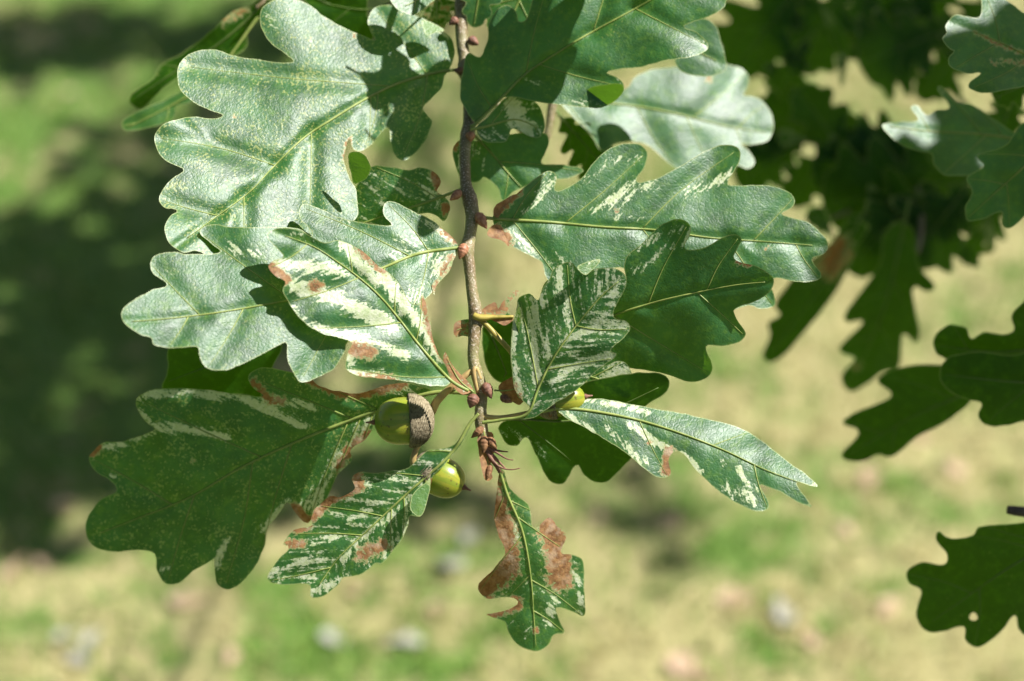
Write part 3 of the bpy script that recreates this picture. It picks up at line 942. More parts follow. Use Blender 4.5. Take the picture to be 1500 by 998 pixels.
flap(LH, z4((300, 668), (286, 700), (273, 760), (270, 880), (288, 985), (312, 1010), (326, 985), (304, 900), (298, 800), (306, 720)), (-1.0, -.15), 26, z4((304, 900))[0], tint=.45, cream=.55)  # strip added along the margin, tinted to imitate light glowing through
LI = leaf(main, z4((680, 600), (684, 520), (700, 480), (745, 445), (800, 390), (850, 360), (890, 352), (925, 372), (925, 412), (905, 450), (920, 465), (980, 455), (1040, 420), (1090, 408), (1116, 425), (1100, 460), (1084, 492), (1110, 512), (1160, 520), (1215, 550), (1233, 580),
                   (1215, 620), (1160, 655), (1105, 672), (1085, 692), (1110, 740), (1130, 775), (1100, 805), (1040, 816), (990, 812), (985, 832), (1006, 890), (990, 930), (930, 948), (870, 930), (800, 910), (720, 900), (640, 890), (560, 900), (500, 820), (540, 700)),
          z4((330, 1000), (430, 850), (520, 770), (650, 703), (800, 655), (950, 620), (1100, 592), (1228, 580)), (-.2, -.28), -55, at=z4((330, 1000))[0], fold=-.08, relief=4, wave=6, speck=.35, tint=.02,
          creams=[(*z4((700, 480), (800, 420), (880, 380)), 10, .55), (*z4((730, 540), (860, 450)), 9, .62), (*z4((905, 450), (925, 390)), 5, .9)], browns=[(*z4((1100, 512), (1140, 518)), 5, .9)])
LJ = leaf(main, z6((500, 60), (560, 35), (620, 20), (652, 70), (658, 125), (625, 143), (590, 122), (550, 100), (500, 95)), z6((350, 40), (520, 75), (640, 130)), (-.1, -.1), -15, at=(795, 540), cream=.62, relief=1, wave=2)
LK = leaf(main, z6((205, 235), (250, 205), (320, 185), (420, 120), (520, 85), (640, 62), (700, 58), (752, 66), (775, 92), (755, 130), (712, 155), (690, 180), (720, 230), (700, 290), (645, 345), (600, 390), (570, 420), (530, 423), (490, 400), (466, 365), (440, 400),
                   (410, 431), (370, 412), (335, 345), (300, 275), (270, 300), (235, 300), (215, 270)), z6((190, 212), (300, 215), (430, 220), (560, 190), (765, 95)), (-.15, -.35), -45, fold=-.05, cream=.0, tint=.06, mat=M_LEAF_SHADE, rib=M_RIB_SHADE,
          creams=[(*z6((330, 300), (360, 340)), 10, .6), (*z6((230, 250), (290, 290)), 12, .65)])
LL = leaf(main, z4((205, 340), (232, 318), (290, 260), (332, 225), (380, 190), (415, 177), (438, 196), (430, 246), (480, 236), (530, 200), (570, 150), (620, 100), (690, 77), (742, 80), (769, 110), (760, 160), (728, 213), (790, 210), (850, 180), (920, 140), (990, 100),
                   (1050, 80), (1100, 90), (1110, 130), (1085, 180), (1064, 226), (1130, 230), (1200, 228), (1270, 245), (1306, 275), (1300, 310), (1260, 331), (1300, 350), (1360, 365), (1410, 410), (1431, 450), (1415, 480), (1370, 500), (1402, 545), (1400, 570),
                   (1350, 582), (1280, 575), (1235, 568), (1215, 590), (1237, 640), (1230, 670), (1180, 680), (1130, 668), (1040, 700), (960, 690), (860, 620), (760, 580), (680, 532), (600, 545), (560, 580), (490, 620), (430, 600), (395, 560), (385, 512), (350, 490), (270, 450), (228, 410), (208, 368)),
          z4((150, 335), (200, 350), (400, 362), (600, 380), (800, 392), (1000, 420), (1200, 434), (1425, 452)), (.08, .24), -20, fold=-.05, relief=5, wave=6, speck=.35,
          creams=[(*z4((640, 290), (740, 220), (790, 240)), 15, .72), (*z4((920, 260), (1080, 190)), 11, .72), (*z4((540, 210), (640, 140), (740, 130)), 9, .62), (*z4((330, 330), (430, 200)), 14, .62), (*z4((280, 420), (400, 500), (450, 520)), 16, .6), (*z4((660, 350), (740, 345)), 7, .6), (*z4((570, 320), (650, 280)), 6, .6)],
          browns=[(*z4((230, 320), (300, 250)), 8, .8), (*z4((655, 322),), 5, .85), (*z4((225, 390), (260, 430)), 10, .85), (*z4((1205, 458),), 5, .7)])
flap(LL, z4((208, 372), (185, 400), (195, 418), (240, 432), (262, 455), (262, 440), (240, 400)), (.3, .3), -14, z4((240, 400))[0], tint=0, brown=1.0)
flap(LL, z4((290, 262), (260, 275), (215, 300), (205, 335), (225, 345), (240, 318)), (.2, .4), -20, z4((240, 318))[0], tint=.1, brown=.75, cream=.5)

LM = leaf(main, z2((165, 515), (120, 455), (95, 395), (108, 300), (130, 222), (180, 240), (212, 165), (215, 105), (250, 42), (290, 20), (330, 50), (342, 88), (372, 80), (392, 30), (412, -30), (480, -110), (600, -150), (760, -190), (950, -180), (1100, -120), (1200, -50), (1210, 5), (1188, 42), (1120, 75), (1030, 110),
                   (1082, 135), (1133, 180), (1120, 215), (1050, 240), (950, 255), (860, 280), (760, 290), (710, 304), (755, 325), (781, 360), (760, 410), (700, 447), (640, 450), (540, 440), (440, 430), (350, 412), (280, 410), (232, 455)),
          z2((140, 530), (172, 508), (280, 400), (372, 308), (520, 210), (620, 150), (840, 30), (1000, -60), (1140, -110)), (-.06, .10), -98, fold=.06, relief=7, wave=8, speck=.45,
          creams=[(*z2((560, 430), (760, 425)), 9, .5), (*z2((740, 300), (780, 370)), 5, .6), (*z2((1110, 160), (1130, 200)), 6, .6), (*z2((340, 340), (420, 360)), 10, .4)])
flap(LM, z2((600, 400), (640, 365), (700, 355), (770, 350), (778, 385), (740, 425), (690, 444), (640, 446)), (-.65, -.5), -60, z2((778, 385))[0], tint=.75)
LO = leaf(main, z2((165, 530), (210, 490), (280, 415), (330, 395), (400, 420), (440, 470), (450, 520), (432, 572), (390, 570), (340, 545), (310, 540), (290, 590), (230, 597), (190, 585)), z2((140, 540), (200, 530), (330, 500), (430, 540)), (.3, .35), -90, cream=.25, relief=1, wave=3,
          creams=[(*z2((310, 440), (330, 500), (390, 550)), 18, 1.0), (*z2((200, 560), (270, 570)), 14, .7)])
LP = leaf(main, z2((175, 590), (300, 562), (440, 555), (468, 605), (440, 680), (540, 690), (612, 710), (560, 742), (500, 750), (450, 722), (400, 770), (330, 795), (275, 842), (255, 790), (200, 740), (170, 762), (100, 742), (65, 640), (90, 590), (140, 580)),
          z2((150, 560), (172, 582), (232, 645), (300, 725), (360, 790)), (.05, .0), -130, relief=3, creams=[(*z2((90, 600), (110, 720)), 12, .7), (*z2((150, 600), (200, 700)), 12, .55)], browns=[(*z2((90, 590), (75, 620)), 5, .8)], mat=M_LEAF)
LQ = leaf(main, z1((1000, 870), (1000, 800), (1010, 765), (1060, 700), (1130, 695), (1220, 712), (1270, 700), (1330, 720), (1358, 760), (1340, 800), (1372, 820), (1396, 870), (1370, 925), (1320, 892), (1240, 900), (1140, 942), (1000, 930), (900, 1000), (900, 900)),
          z1((1440, 792), (1380, 815), (1260, 858), (1140, 895), (1040, 930), (910, 980)), (-.05, -.1), -50, relief=3, wave=6, cream=.3, speck=.8,
          creams=[(*z1((1050, 780), (1180, 780)), 20, .6), (*z1((1290, 780), (1340, 850)), 16, .62)], browns=[(*z1((1330, 730), (1355, 790)), 8, 1.0), (*z1((1380, 870),), 12, .8)])
LU = leaf(main, z3((250, 640), (240, 760), (222, 830), (300, 880), (420, 860), (560, 850), (632, 865), (640, 800), (690, 720), (720, 640), (700, 560), (560, 560), (380, 560), (290, 590)), z3((900, 560), (700, 640), (450, 720), (235, 800)), (-.05, -.35), -110, at=(470, 480), mat=M_LEAF_SHADE, rib=M_RIB_SHADE, tint=.06, speck=.3)
LV = leaf(main, z4((165, 770), (190, 700), (240, 690), (300, 760), (330, 860), (290, 930), (230, 950), (180, 890)), z4((150, 700), (200, 780), (260, 930)), (-.1, -.3), -60, at=z4((150, 700))[0], mat=M_LEAF_SHADE, rib=M_RIB_SHADE)
LW = leaf(main, z4((505, 500), (520, 470), (560, 480), (590, 500), (560, 540), (480, 560), (420, 600), (380, 620), (400, 580), (450, 540)), z4((560, 600), (530, 540), (540, 480)), (.2, .3), -38, at=z4((560, 600))[0], relief=1, wave=2, tint=.1)

# leaves higher on the same branch; their shadow falls on the upper twig
tube('twig', [(668, -150, -200, 7), (720, -200, -80, 6), (800, -240, 40, 5), (880, -260, 120, 4)], M_BARK, main, 8)
for b_, t_, n_, d_, k_ in (((760, -215), (1010, -110), (.3, .5), 60, 71), ((890, -255), (1090, -90), (.3, .5), 150, 72), ((790, -240), (880, -90), (.3, .5), 10, 73)):
    leaf(main, *unit_outline(b_, t_, 1.05, k_), n_, d_, res=8, scale=1.2)

# shrivelled leaf scraps on the twig
leaf(main, z4((64, 738), (90, 722), (120, 718), (130, 745), (125, 782), (95, 778), (66, 782)), z4((135, 750), (100, 750), (68, 760)), (.2, .1), -10, brown=.5, relief=1, wave=3, veins=False, ribw=1.2, tint=.2, browns=[(*z4((66, 750),), 14, 1)])
leaf(main, z4((160, 690), (190, 665), (215, 655), (225, 680), (250, 640), (290, 612), (300, 622), (275, 650), (262, 690), (280, 715), (250, 740), (220, 730), (190, 715)), z4((150, 705), (200, 705), (275, 715)), (.0, .3), 2, brown=.45, relief=1, wave=4, veins=False, ribw=2.2, tint=.25, rib=M_YELLOW,
     browns=[(*z4((190, 675), (225, 670)), 12, 1), (*z4((210, 735), (270, 735)), 12, 1)])
leaf(main, zp((772, 548), (750, 552), (730, 566), (738, 580), (752, 590), (764, 592), (772, 575)), zp((724, 572), (745, 572), (770, 565)), (.1, .2), 8, brown=.95, relief=1, wave=5, veins=False, ribw=1.5)
leaf(main, zp((652, 515), (660, 530), (672, 545), (686, 560), (692, 572), (676, 578), (660, 560), (650, 540)), zp((694, 575), (672, 556), (654, 522)), (.3, .2), 18, brown=.7, relief=1, wave=4, veins=False, ribw=1.5, tint=.2)
leaf(main, zp((700, 640), (720, 634), (724, 655), (718, 685), (722, 700), (712, 705), (706, 690), (702, 665)), zp((708, 630), (713, 660), (716, 702)), (.2, 0), 8, brown=.95, relief=1, wave=5, veins=False, ribw=1.5)

# --- stalks, acorns, dead end of the twig
tube('stalk', [(697, 463, -2, 4.5), (712, 476, 2, 4.2), (730, 495, 6, 4), (748, 515, 8, 3.8), (758, 530, 2, 3.4)], M_YELLOW, main, 10)
tube('stalk', [(694, 462, 4, 5), (704, 466, 6, 5), (722, 465, 6, 3), (752, 464, 4, 2)], M_YELLOW, main, 10)
tube('stalk', [(694, 540, 2, 4), (680, 552, 4, 4.5), (660, 568, 2, 5), (640, 588, -4, 6), (632, 604, -8, 6), (620, 612, -10, 5)], M_STALK, main, 10)
tube('stalk', [(614, 648, -12, 4.5), (607, 665, -10, 4.5), (606, 680, -14, 5), (620, 690, -24, 5), (636, 692, -30, 5)], M_STALK, main, 10)
tube('stalk', [(632, 604, -10, 4), (622, 630, -18, 4), (612, 652, -14, 4)], M_STALK, main, 8)
tube('stalk', [(704, 556, 6, 3.2), (698, 540, 7, 3), (694, 545, 8, 3.5), (700, 575, 6, 3)], M_STALK, main, 8)
tube('stalk', [(706, 610, 4, 4), (730, 612, 8, 3.4), (758, 608, 6, 3.2), (800, 598, 4, 3), (812, 592, 0, 3)], M_STALK, main, 8)
for pts in ([(712, 655, 6, 5), (718, 670, 8, 3), (732, 684, 10, 1.6), (748, 688, 12, 1), (762, 686, 14, .8)],
            [(714, 656, 6, 4), (726, 662, 10, 2), (742, 672, 14, 1.2), (752, 674, 16, .8)], [(714, 660, 6, 4), (730, 676, 6, 2), (742, 688, 4, 1)],
            [(714, 655, 8, 3), (728, 660, 8, 1.8), (744, 662, 12, .8)], [(712, 655, 4, 5), (720, 672, 5, 4), (728, 684, 4, 3), (732, 692, 2, 2.5)]):
    tube('stub', pts, M_BUD_DARK, main, 7, 5, .25)
for (x, y, dz, a, l, r) in ((699, 634, 10, -140, 24, 6), (721, 650, 12, -50, 22, 7), (709, 652, 12, -95, 26, 8), (716, 692, 8, -105, 24, 5), (806, 605, 14, -90, 14, 7)):
    bud(x, y, dz, a, l, r, M_DRY)


def acorn(x, y, dz, ax, R, ln, lean=0.2, cup=True, parent=main):
    """nut with its point along ax (degrees in the picture); cup on the other end"""
    c0 = place(x, y, dz)
    d = (RIGHT * math.cos(math.radians(ax)) + UP * math.sin(math.radians(ax)) - FWD * lean).normalized()
    s = d.cross(FWD).normalized()
    u = s.cross(d)

    def lathe(name, prof, mat, par, ns=28, bumpy=0.0):
        V, F, A = [], [], []
        for i, (t, r) in enumerate(prof):
            for k in range(ns):
                a = 2 * math.pi * k / ns
                rr = r * (1 + bumpy * math.cos(k * math.pi + i * math.pi))
                V.append(c0 + d * (t * PX) + (s * math.cos(a) + u * math.sin(a)) * (rr * PX))
                A.append((3.4 * math.cos(a), 3.4 * math.sin(a), t * 0.012))
        for i in range(len(prof) - 1):
            for k in range(ns):
                a, b = i * ns + k, i * ns + (k + 1) % ns
                F.append((a, b, b + ns, a + ns))
        o = mesh_obj(name, V, F, mat, par, at=c0)
        at_ = o.data.attributes.new('around', 'FLOAT_VECTOR', 'POINT')
        at_.data.foreach_set('vector', np.array(A, np.float32).ravel())
        return o

    prof = []
    for i in range(25):
        f = i / 24
        t = -ln * .5 + ln * f
        r = R * max(0.0, 1 - abs(2 * f - .9) ** 2.6 / (1.12 ** 2.6 if f > .45 else .92 ** 2.6)) ** 0.5
        prof.append((t, max(r, .02)))
    o = lathe('acorn', prof, M_NUT, parent)
    lathe('tip', [(ln * .47, .1), (ln * .47, 4.5), (ln * .53, 4.0), (ln * .58, 2.0), (ln * .66, 1.1), (ln * .67, .05)], M_BUD_DARK, o, 10)
    if cup:
        cp = [(-ln * .12, R * .95), (-ln * .11, R * 1.06)]
        for i in range(21):
            f = i / 20
            cp.append((-ln * .14 - ln * .46 * f, R * 1.10 * math.sqrt(max(0.0, 1 - f ** 2.2)) + .05))
        lathe('cup', cp, M_CUP, o, 44, 0.05)
    return o


acorn(589, 617, 2, 182, 35, 80, .12)
acorn(645, 698, -28, -24, 30, 76, .15)
acorn(822, 586, 2, 8, 24, 70, .1)

# ------------------------------------------------------------------ the branch just behind
back = empty('oak_branch', place(1000, -260, -330))
tag(back, 'blurred oak branch with a pale shining leaf behind the hanging branch', 'branch')
tube('twig', [(1000, -260, -330, 11), (930, -120, -320, 10), (860, 20, -300, 9), (815, 130, -290, 8), (790, 210, -290, 6), (700, 120, -300, 4)], M_BARK, back, 10)
leaf(back, z2((520, 420), (600, 400), (700, 400), (790, 370), (830, 320), (900, 290), (1000, 280), (1100, 270), (1180, 265), (1260, 280), (1304, 320), (1297, 370), (1280, 397), (1340, 410), (1390, 460), (1408, 530), (1380, 590), (1310, 605), (1268, 602), (1312, 640), (1328, 680),
              (1300, 705), (1250, 692), (1200, 740), (1100, 740), (990, 697), (920, 640), (850, 595), (750, 600), (690, 632), (640, 560), (590, 510), (540, 460)), z2((430, 400), (560, 420), (800, 440), (1000, 475), (1200, 525), (1400, 560)), (.33, .41), -330, at=(815, 140), fold=0.0, relief=3, wave=7, speck=.15,
     browns=[(*z2((1140, 330),), 7, .7)], bumps=[(1000, 150, 50, 10)])
leaf(back, z2((1000, 130), (1040, 95), (1110, 75), (1165, 105), (1182, 160), (1205, 235), (1200, 300), (1100, 320), (1000, 280)), z2((850, 60), (980, 160), (1180, 260)), (.1, .25), -255, at=(930, -30), relief=3)
leaf(back, *unit_outline((820, 170), (890, 250), 1.2, 5), (-.1, -.3), -330, mat=M_LEAF_SHADE, rib=M_RIB_SHADE)
leaf(back, z1((770, -40), (900, -60), (1040, -40), (1050, 60), (1075, 165), (980, 160), (860, 90)), z1((1500, -120), (1200, -20), (1050, 40), (850, 10)), (-.05, -.2), -260, at=z1((1500, -120))[0], mat=M_LEAF_SHADE, rib=M_RIB_SHADE)
leaf(back, z1((1145, -60), (1240, -70), (1335, -15), (1290, 32), (1240, 64), (1180, 42), (1145, 0)), z1((1420, -120), (1330, -40), (1200, 30)), (.35, .5), -150, at=z1((1420, -120))[0], relief=2, tint=.15)
leaf(back, *unit_outline((712, -70), (694, 40), .8, 9), (-.1, -.2), -130, mat=M_LEAF, relief=2)
leaf(back, *unit_outline((800, -90), (735, 60), 1.0, 12), (-.1, -.1), -150, relief=3)
leaf(back, *unit_outline((640, -40), (640, 45), 1.0, 21), (-.1, -.2), -180, mat=M_LEAF_SHADE, brown=.35)

lb = empty('oak_branch', place(430, -200, -330))
tag(lb, 'narrow dark drooping oak twig behind the large speckled leaf', 'branch')
tube('twig', [(470, -300, -340, 9), (430, -200, -330, 8), (405, -90, -320, 6), (392, -10, -310, 4), (375, 12, -305, 3)], M_BARK, lb, 10)
leaf(lb, z1((640, 20), (590, 90), (545, 130), (548, 190), (500, 232), (400, 260), (300, 300), (230, 345), (180, 385), (110, 455), (70, 442), (52, 420), (70, 388), (150, 330), (190, 270), (280, 220), (400, 130), (480, 55), (560, 22), (620, -10)),
     z1((650, -60), (590, 40), (420, 190), (230, 310), (60, 425)), (-.1, -.2), -310, fold=-.3, relief=3, mat=M_LEAF_SHADE, rib=M_RIB_SHADE, wave=8, speck=.5, browns=[(*z1((450, 90), (540, 40)), 10, .5)])
leaf(lb, z1((30, 505), (100, 460), (200, 420), (290, 370), (380, 330), (400, 380), (310, 430), (255, 445), (240, 500), (150, 532), (40, 546)), z1((600, 60), (400, 330), (250, 430), (35, 540)), (.2, -.1), -330, at=z1((600, 60))[0], fold=-.1, relief=3, mat=M_LEAF, wave=4, tint=.15)

# ------------------------------------------------------------------ shaded bough, upper right
far = empty('oak_branch', place(1560, 90, -1250))
tag(far, 'shaded dark green leafy oak bough out of focus above the lawn', 'branch')
tube('twig', [(1640, 40, -1360, 10), (1560, 90, -1350, 8), (1440, 180, -1330, 7), (1340, 250, -1250, 6), (1280, 290, -1180, 5), (1220, 320, -1120, 4)], M_BARK, far, 10)
tube('twig', [(1440, 180, -1330, 6), (1360, 100, -1350, 5), (1290, 40, -1350, 5), (1230, -10, -1330, 4), (1160, -60, -1310, 4)], M_BARK, far, 8)
tube('twig', [(1340, 250, -1150, 6), (1270, 230, -1180, 5), (1210, 215, -1200, 4), (1165, 205, -1210, 3)], M_BARK, far, 8)
tube('twig', [(1340, 250, -1150, 7), (1350, 320, -1080, 6), (1345, 370, -1000, 4)], M_BARK, far, 8)
fk = dict(mat=M_LEAF_SHADE, rib=M_RIB_SHADE, res=9.0, scale=1.4, relief=5, wave=10)
for (b, t, w, n, dz, k) in [
    ((1185, -40), (1072, 110), 1.0, (-.2, -.3), -1250, 1), ((1215, -40), (1130, 60), .8, (-.3, -.2), -1280, 2), ((1240, -25), (1165, 105), 1.1, (-.2, -.2), -1260, 3),
    ((1185, 55), (1135, 150), .85, (-.2, -.3), -1270, 33), ((1290, -30), (1230, 70), .9, (.1, -.2), -1290, 4),
    ((1390, -30), (1262, 45), 1.2, (-.2, -.3), -1290, 5), ((1395, 40), (1258, 95), 1.25, (.1, -.3), -1280, 6), ((1385, 60), (1290, 100), 1.0, (-.1, -.2), -1300, 7), ((1400, -60), (1330, 60), 1.2, (-.1, -.1), -1310, 8),
    ((1420, 60), (1345, 145), .9, (-.3, -.4), -1260, 9), ((1460, -20), (1400, 90), 1.2, (-.2, -.2), -1250, 10), ((1490, 60), (1395, 60), .9, (-.2, -.2), -1270, 101),
    ((1265, 265), (1168, 128), .8, (.1, -.2), -1190, 11), ((1285, 290), (1275, 185), 1.0, (-.1, -.2), -1180, 12), ((1255, 250), (1240, 165), .8, (-.1, -.2), -1200, 13),
    ((1215, 200), (1095, 160), 1.0, (-.1, -.3), -1250, 14), ((1180, 210), (1090, 210), 1.1, (-.1, -.3), -1240, 15), ((1215, 215), (1155, 300), 1.1, (-.2, -.4), -1190, 16), ((1180, 200), (1080, 270), 1.0, (-.2, -.3), -1220, 17),
    ((1430, 260), (1205, 300), 1.05, (-.1, -.35), -1100, 18), ((1400, 230), (1235, 235), 1.1, (-.1, -.2), -1140, 19), ((1445, 290), (1265, 350), 1.1, (-.2, -.4), -1060, 20), ((1420, 270), (1330, 385), 1.25, (-.1, -.4), -1050, 21),
    ((1500, 260), (1400, 330), 1.1, (-.2, -.3), -1080, 22), ((1350, 280), (1240, 395), .9, (-.1, -.3), -1070, 23), ((1490, 130), (1460, 210), 1.2, (-.1, -.2), -700, 24), ((1300, 230), (1190, 260), 1.2, (-.1, -.3), -1160, 25),
    ((1350, 270), (1305, 205), 1.1, (-.1, -.3), -1170, 26)]:
    o_, m_ = unit_outline(b, t, w * 1.12, k)
    leaf(far, o_, m_, n, dz, fold=-.1, **fk)
# a blade seen nearly edge-on and tinted yellow-green as if lit through
leaf(far, Z(4.99, 1050, 0)((760, 60), (820, 90), (890, 190), (950, 270), (975, 340), (960, 400), (930, 425), (890, 370), (850, 300), (800, 170)), Z(4.99, 1050, 0)((720, -60), (790, 90), (880, 250), (940, 420)), (-.6, -.3), -1240, tint=.8, **fk)
leaf(far, Z(4.99, 1050, 0)((870, 400), (950, 420), (940, 520), (925, 610), (905, 640), (885, 520)), Z(4.99, 1050, 0)((940, 400), (920, 500), (908, 640)), (.5, .3), -1230, **fk)
leaf(far, *unit_outline((1445, 320), (1412, 388), .9, 41), (-.5, -.4), -1060, tint=.7, **fk)
leaf(far, *unit_outline((1450, 318), (1450, 372), .7, 42), (-.5, -.4), -1060, tint=.4, **fk)
leaf(far, *unit_outline((1218, 345), (1186, 306), 1.3, 43), (.4, .5), -1000, tint=.1, **fk)
leaf(far, *unit_outline((1180, 205), (1140, 202), 1.2, 44), (.4, .5), -1150, **fk)
leaf(far, *unit_outline((1345, 20), (1310, 5), 1.6, 45), (-.4, -.4), -1300, tint=.6, **fk)
# the two leaves that hang below it
leaf(far, z8((330, -30), (300, 20), (270, 92), (200, 190), (122, 275), (88, 266), (105, 215), (98, 190), (126, 172), (114, 150), (140, 110), (180, 60), (240, 10), (280, -40)), z8((330, -90), (290, -10), (210, 120), (100, 265)), (-.1, -.35), -900, fold=-.1, browns=[(*z8((260, 20), (240, 60)), 26, .75)], **fk)
leaf(far, z8((360, -10), (350, 60), (275, 165), (280, 187), (316, 186), (262, 243), (270, 260), (296, 270), (265, 310), (285, 346), (330, 325), (360, 300), (396, 290), (405, 215), (430, 236), (443, 215), (428, 112), (460, 121), (478, 105), (440, 60), (430, -10), (400, -40)), z8((420, -90), (400, 0), (365, 150), (285, 340)), (-.1, -.4), -880, tint=.08, browns=[(*z8((300, 285),), 8, .8)], **fk)
leaf(far, z8((560, 330), (500, 286), (400, 290), (345, 320), (380, 355), (300, 390), (267, 416), (306, 436), (264, 490), (310, 503), (350, 486), (380, 492), (440, 446), (500, 416), (556, 370)), z8((640, 290), (555, 345), (430, 400), (275, 490)), (-.1, -.35), -560, **fk)

# ------------------------------------------------------------------ twig entering at the right edge
rb = empty('oak_branch', place(1640, 120, -150))
tag(rb, 'oak twig with a purplish green lobed leaf and bluish shining leaf at the bough', 'branch')
tube('twig', [(1700, 60, -150, 9), (1640, 120, -150, 8), (1560, 170, -170, 7), (1515, 190, -190, 6), (1500, 240, -190, 4), (1508, 310, -180, 3)], M_BARK, rb, 10)
leaf(rb, z7((1300, 60), (1248, 48), (1210, 20), (1180, 0), (1100, -30), (1092, 45), (1070, 66), (1000, 54), (962, 88), (966, 120), (950, 142), (975, 180), (992, 190), (968, 216), (985, 250), (1040, 269), (1092, 268), (1050, 300), (1050, 326), (1110, 341), (1200, 326), (1260, 310), (1320, 260), (1350, 160)),
     z7((1420, 300), (1350, 230), (1250, 195), (1150, 150), (1050, 110)), (.25, .3), -140, fold=-.05, relief=5, wave=6, speck=.4, browns=[(*z7((1070, 120), (1150, 160), (1240, 190)), 5, .55), (*z7((1140, 225), (1250, 230)), 7, .5)])
leaf(rb, z7((730, 458), (800, 445), (862, 440), (834, 396), (860, 387), (892, 420), (930, 402), (976, 394), (932, 330), (945, 314), (1000, 370), (1060, 385), (1130, 430), (1200, 480), (1235, 512), (1200, 560), (1150, 580), (1100, 610), (1050, 641), (960, 641), (920, 602), (910, 562), (850, 550), (785, 520)),
     z7((1310, 560), (1230, 512), (1080, 490), (900, 480), (735, 460)), (.38, .48), -360, relief=4, wave=6)
leaf(rb, z7((1300, 440), (1240, 455), (1180, 530), (1078, 570), (1102, 610), (1038, 650), (1060, 702), (1034, 760), (1040, 806), (1100, 800), (1166, 775), (1170, 822), (1200, 836), (1250, 790), (1310, 720), (1340, 560)), z7((1380, 480), (1280, 580), (1160, 690), (1040, 800)), (-.2, -.15), -150, relief=4, wave=5, speck=.3)
leaf(rb, *unit_outline((1530, 110), (1455, 145), 1.1, 61), (-.1, -.2), -330, mat=M_LEAF_SHADE, rib=M_RIB_SHADE)

mr = empty('oak_branch', place(1640, 440, -250))
tag(mr, 'shaded oak twig with broad dark green round lobed leaves low at the bough', 'branch')
tube('twig', [(1720, 400, -250, 9), (1640, 440, -250, 8), (1560, 480, -260, 6), (1520, 500, -280, 4)], M_BARK, mr, 10)
leaf(mr, z8((720, 110), (680, 138), (650, 172), (655, 206), (630, 216), (590, 211), (560, 226), (546, 200), (506, 195), (474, 225), (480, 258), (505, 275), (600, 330), (700, 340), (740, 220)), z8((780, 240), (700, 250), (600, 255), (480, 240)), (-.15, -.3), -330, relief=4, mat=M_LEAF_SHADE, rib=M_RIB_SHADE)
leaf(mr, z8((720, 250), (650, 262), (580, 255), (520, 262), (492, 285), (490, 320), (510, 345), (545, 362), (582, 371), (574, 400), (600, 423), (678, 412), (730, 380), (750, 300)), z8((790, 320), (700, 325), (600, 318), (495, 305)), (-.2, -.3), -270, relief=4, mat=M_LEAF_SHADE, rib=M_RIB_SHADE, tint=.03)

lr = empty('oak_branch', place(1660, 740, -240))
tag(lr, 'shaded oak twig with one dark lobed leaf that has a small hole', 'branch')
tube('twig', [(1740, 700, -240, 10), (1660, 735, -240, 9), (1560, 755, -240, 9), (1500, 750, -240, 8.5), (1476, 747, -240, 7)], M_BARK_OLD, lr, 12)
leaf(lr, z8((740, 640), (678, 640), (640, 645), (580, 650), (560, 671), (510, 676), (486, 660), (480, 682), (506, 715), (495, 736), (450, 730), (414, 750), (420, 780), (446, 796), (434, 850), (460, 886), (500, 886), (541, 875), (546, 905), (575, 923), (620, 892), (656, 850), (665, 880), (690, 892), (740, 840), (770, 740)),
     z8((860, 640), (740, 690), (640, 745), (540, 815), (460, 870)), (-.15, -.35), -230, relief=4, mat=M_LEAF_SHADE, rib=M_RIB_SHADE, speck=.5, tint=.03, holes=[(*z8((564, 853))[0], 6)], creams=[(*z8((650, 780), (640, 800)), 12, .3)])

# ------------------------------------------------------------------ dry leaves on the lawn
M_FALL = simple('fallen_leaf_tan', (0.46, 0.30, 0.19), (0.60, 0.43, 0.29), 90, 0.6, 0.4, 0.001, trans=0.15, tcol=(0.5, 0.3, 0.12))
M_PALE = simple('fallen_leaf_pale', (0.30, 0.29, 0.24), (0.40, 0.38, 0.32), 90, 0.6, 0.4, 0.001, trans=0.1, tcol=(0.5, 0.45, 0.3))


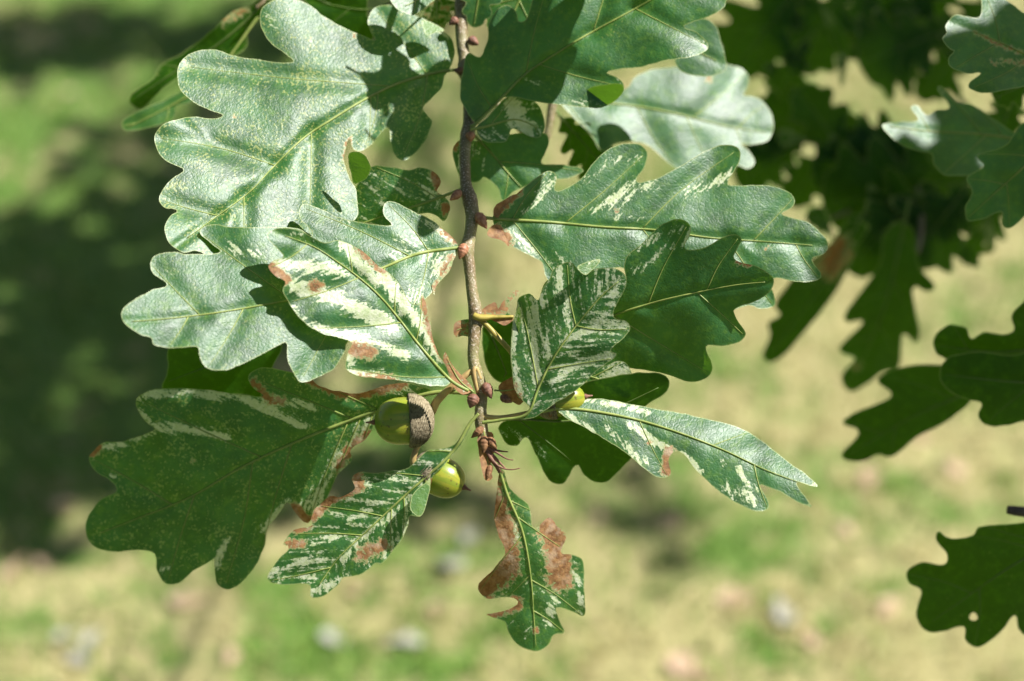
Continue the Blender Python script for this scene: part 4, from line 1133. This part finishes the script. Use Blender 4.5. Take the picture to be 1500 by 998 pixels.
def fallen(mat, size, seed):
    r = random.Random(seed)
    V, F = [], []
    for s, w in UNIT:
        z = 0.10 * math.sin(3 * s + seed) + 0.05
        for k in (1, .5, 0, -.5, -1):
            V.append(((s - .5) * size, w * k * size, size * (z + 0.28 * abs(k) * w * (1 + .5 * math.sin(7 * s + seed)))))
    for i in range(len(UNIT) - 1):
        for k in range(4):
            a = i * 5 + k
            F.append((a, a + 1, a + 6, a + 5))
    me = bpy.data.meshes.new('fallen_leaf')
    me.from_pydata(V, [], F)
    me.polygons.foreach_set('use_smooth', [True] * len(F))
    me.materials.append(mat)
    return me


FM = [fallen(M_FALL, .034, 1), fallen(M_FALL, .045, 2), fallen(M_FALL, .038, 3)]
PM = [fallen(M_PALE, .036, 4), fallen(M_PALE, .045, 5)]
tan_px = [(1185, 940), (1300, 897), (1240, 780), (880, 762), (985, 765), (275, 885), (95, 748), (20, 840), (520, 870), (1120, 720), (640, 895), (1345, 640), (60, 830), (1275, 705),
          (1080, 880), (250, 250), (105, 140), (1395, 690), (340, 970), (1010, 985), (930, 690)]
pale_px = [(100, 935), (138, 940), (118, 972), (655, 835), (490, 942), (590, 948), (1145, 900), (690, 790)]
for lst, ms_, lab, grp in ((tan_px, FM, 'dry tan oak leaf fallen on the lawn', 'tan leaves fallen on the lawn'), (pale_px, PM, 'pale grey dry leaf fallen on the lawn', 'pale leaves fallen on the lawn')):
    for i, (px, py) in enumerate(lst):
        o = bpy.data.objects.new('fallen_leaf', ms_[i % len(ms_)])
        g = on_ground(px, py)
        o.location = (g.x, g.y, 0.006)
        o.rotation_euler = (rng.uniform(-.3, .3), rng.uniform(-.3, .3), rng.uniform(0, 6.28))
        o.scale = (rng.uniform(.7, 1.35),) * 3
        col.objects.link(o)
        if lst is tan_px and px < 260 and py < 800:
            tag(o, 'dry tan oak leaf fallen on the shaded part of the lawn', 'leaf', 'tan leaves in the shade')
        elif lst is pale_px and px < 150:
            tag(o, 'pale grey dry leaf lying close together with two others', 'leaf', 'three pale leaves lying together')
        elif lst is tan_px:
            tag(o, 'dry tan oak leaf fallen on the sunlit lawn', 'leaf', grp)
        else:
            tag(o, 'single pale grey dry leaf fallen on the sunlit lawn', 'leaf', grp)
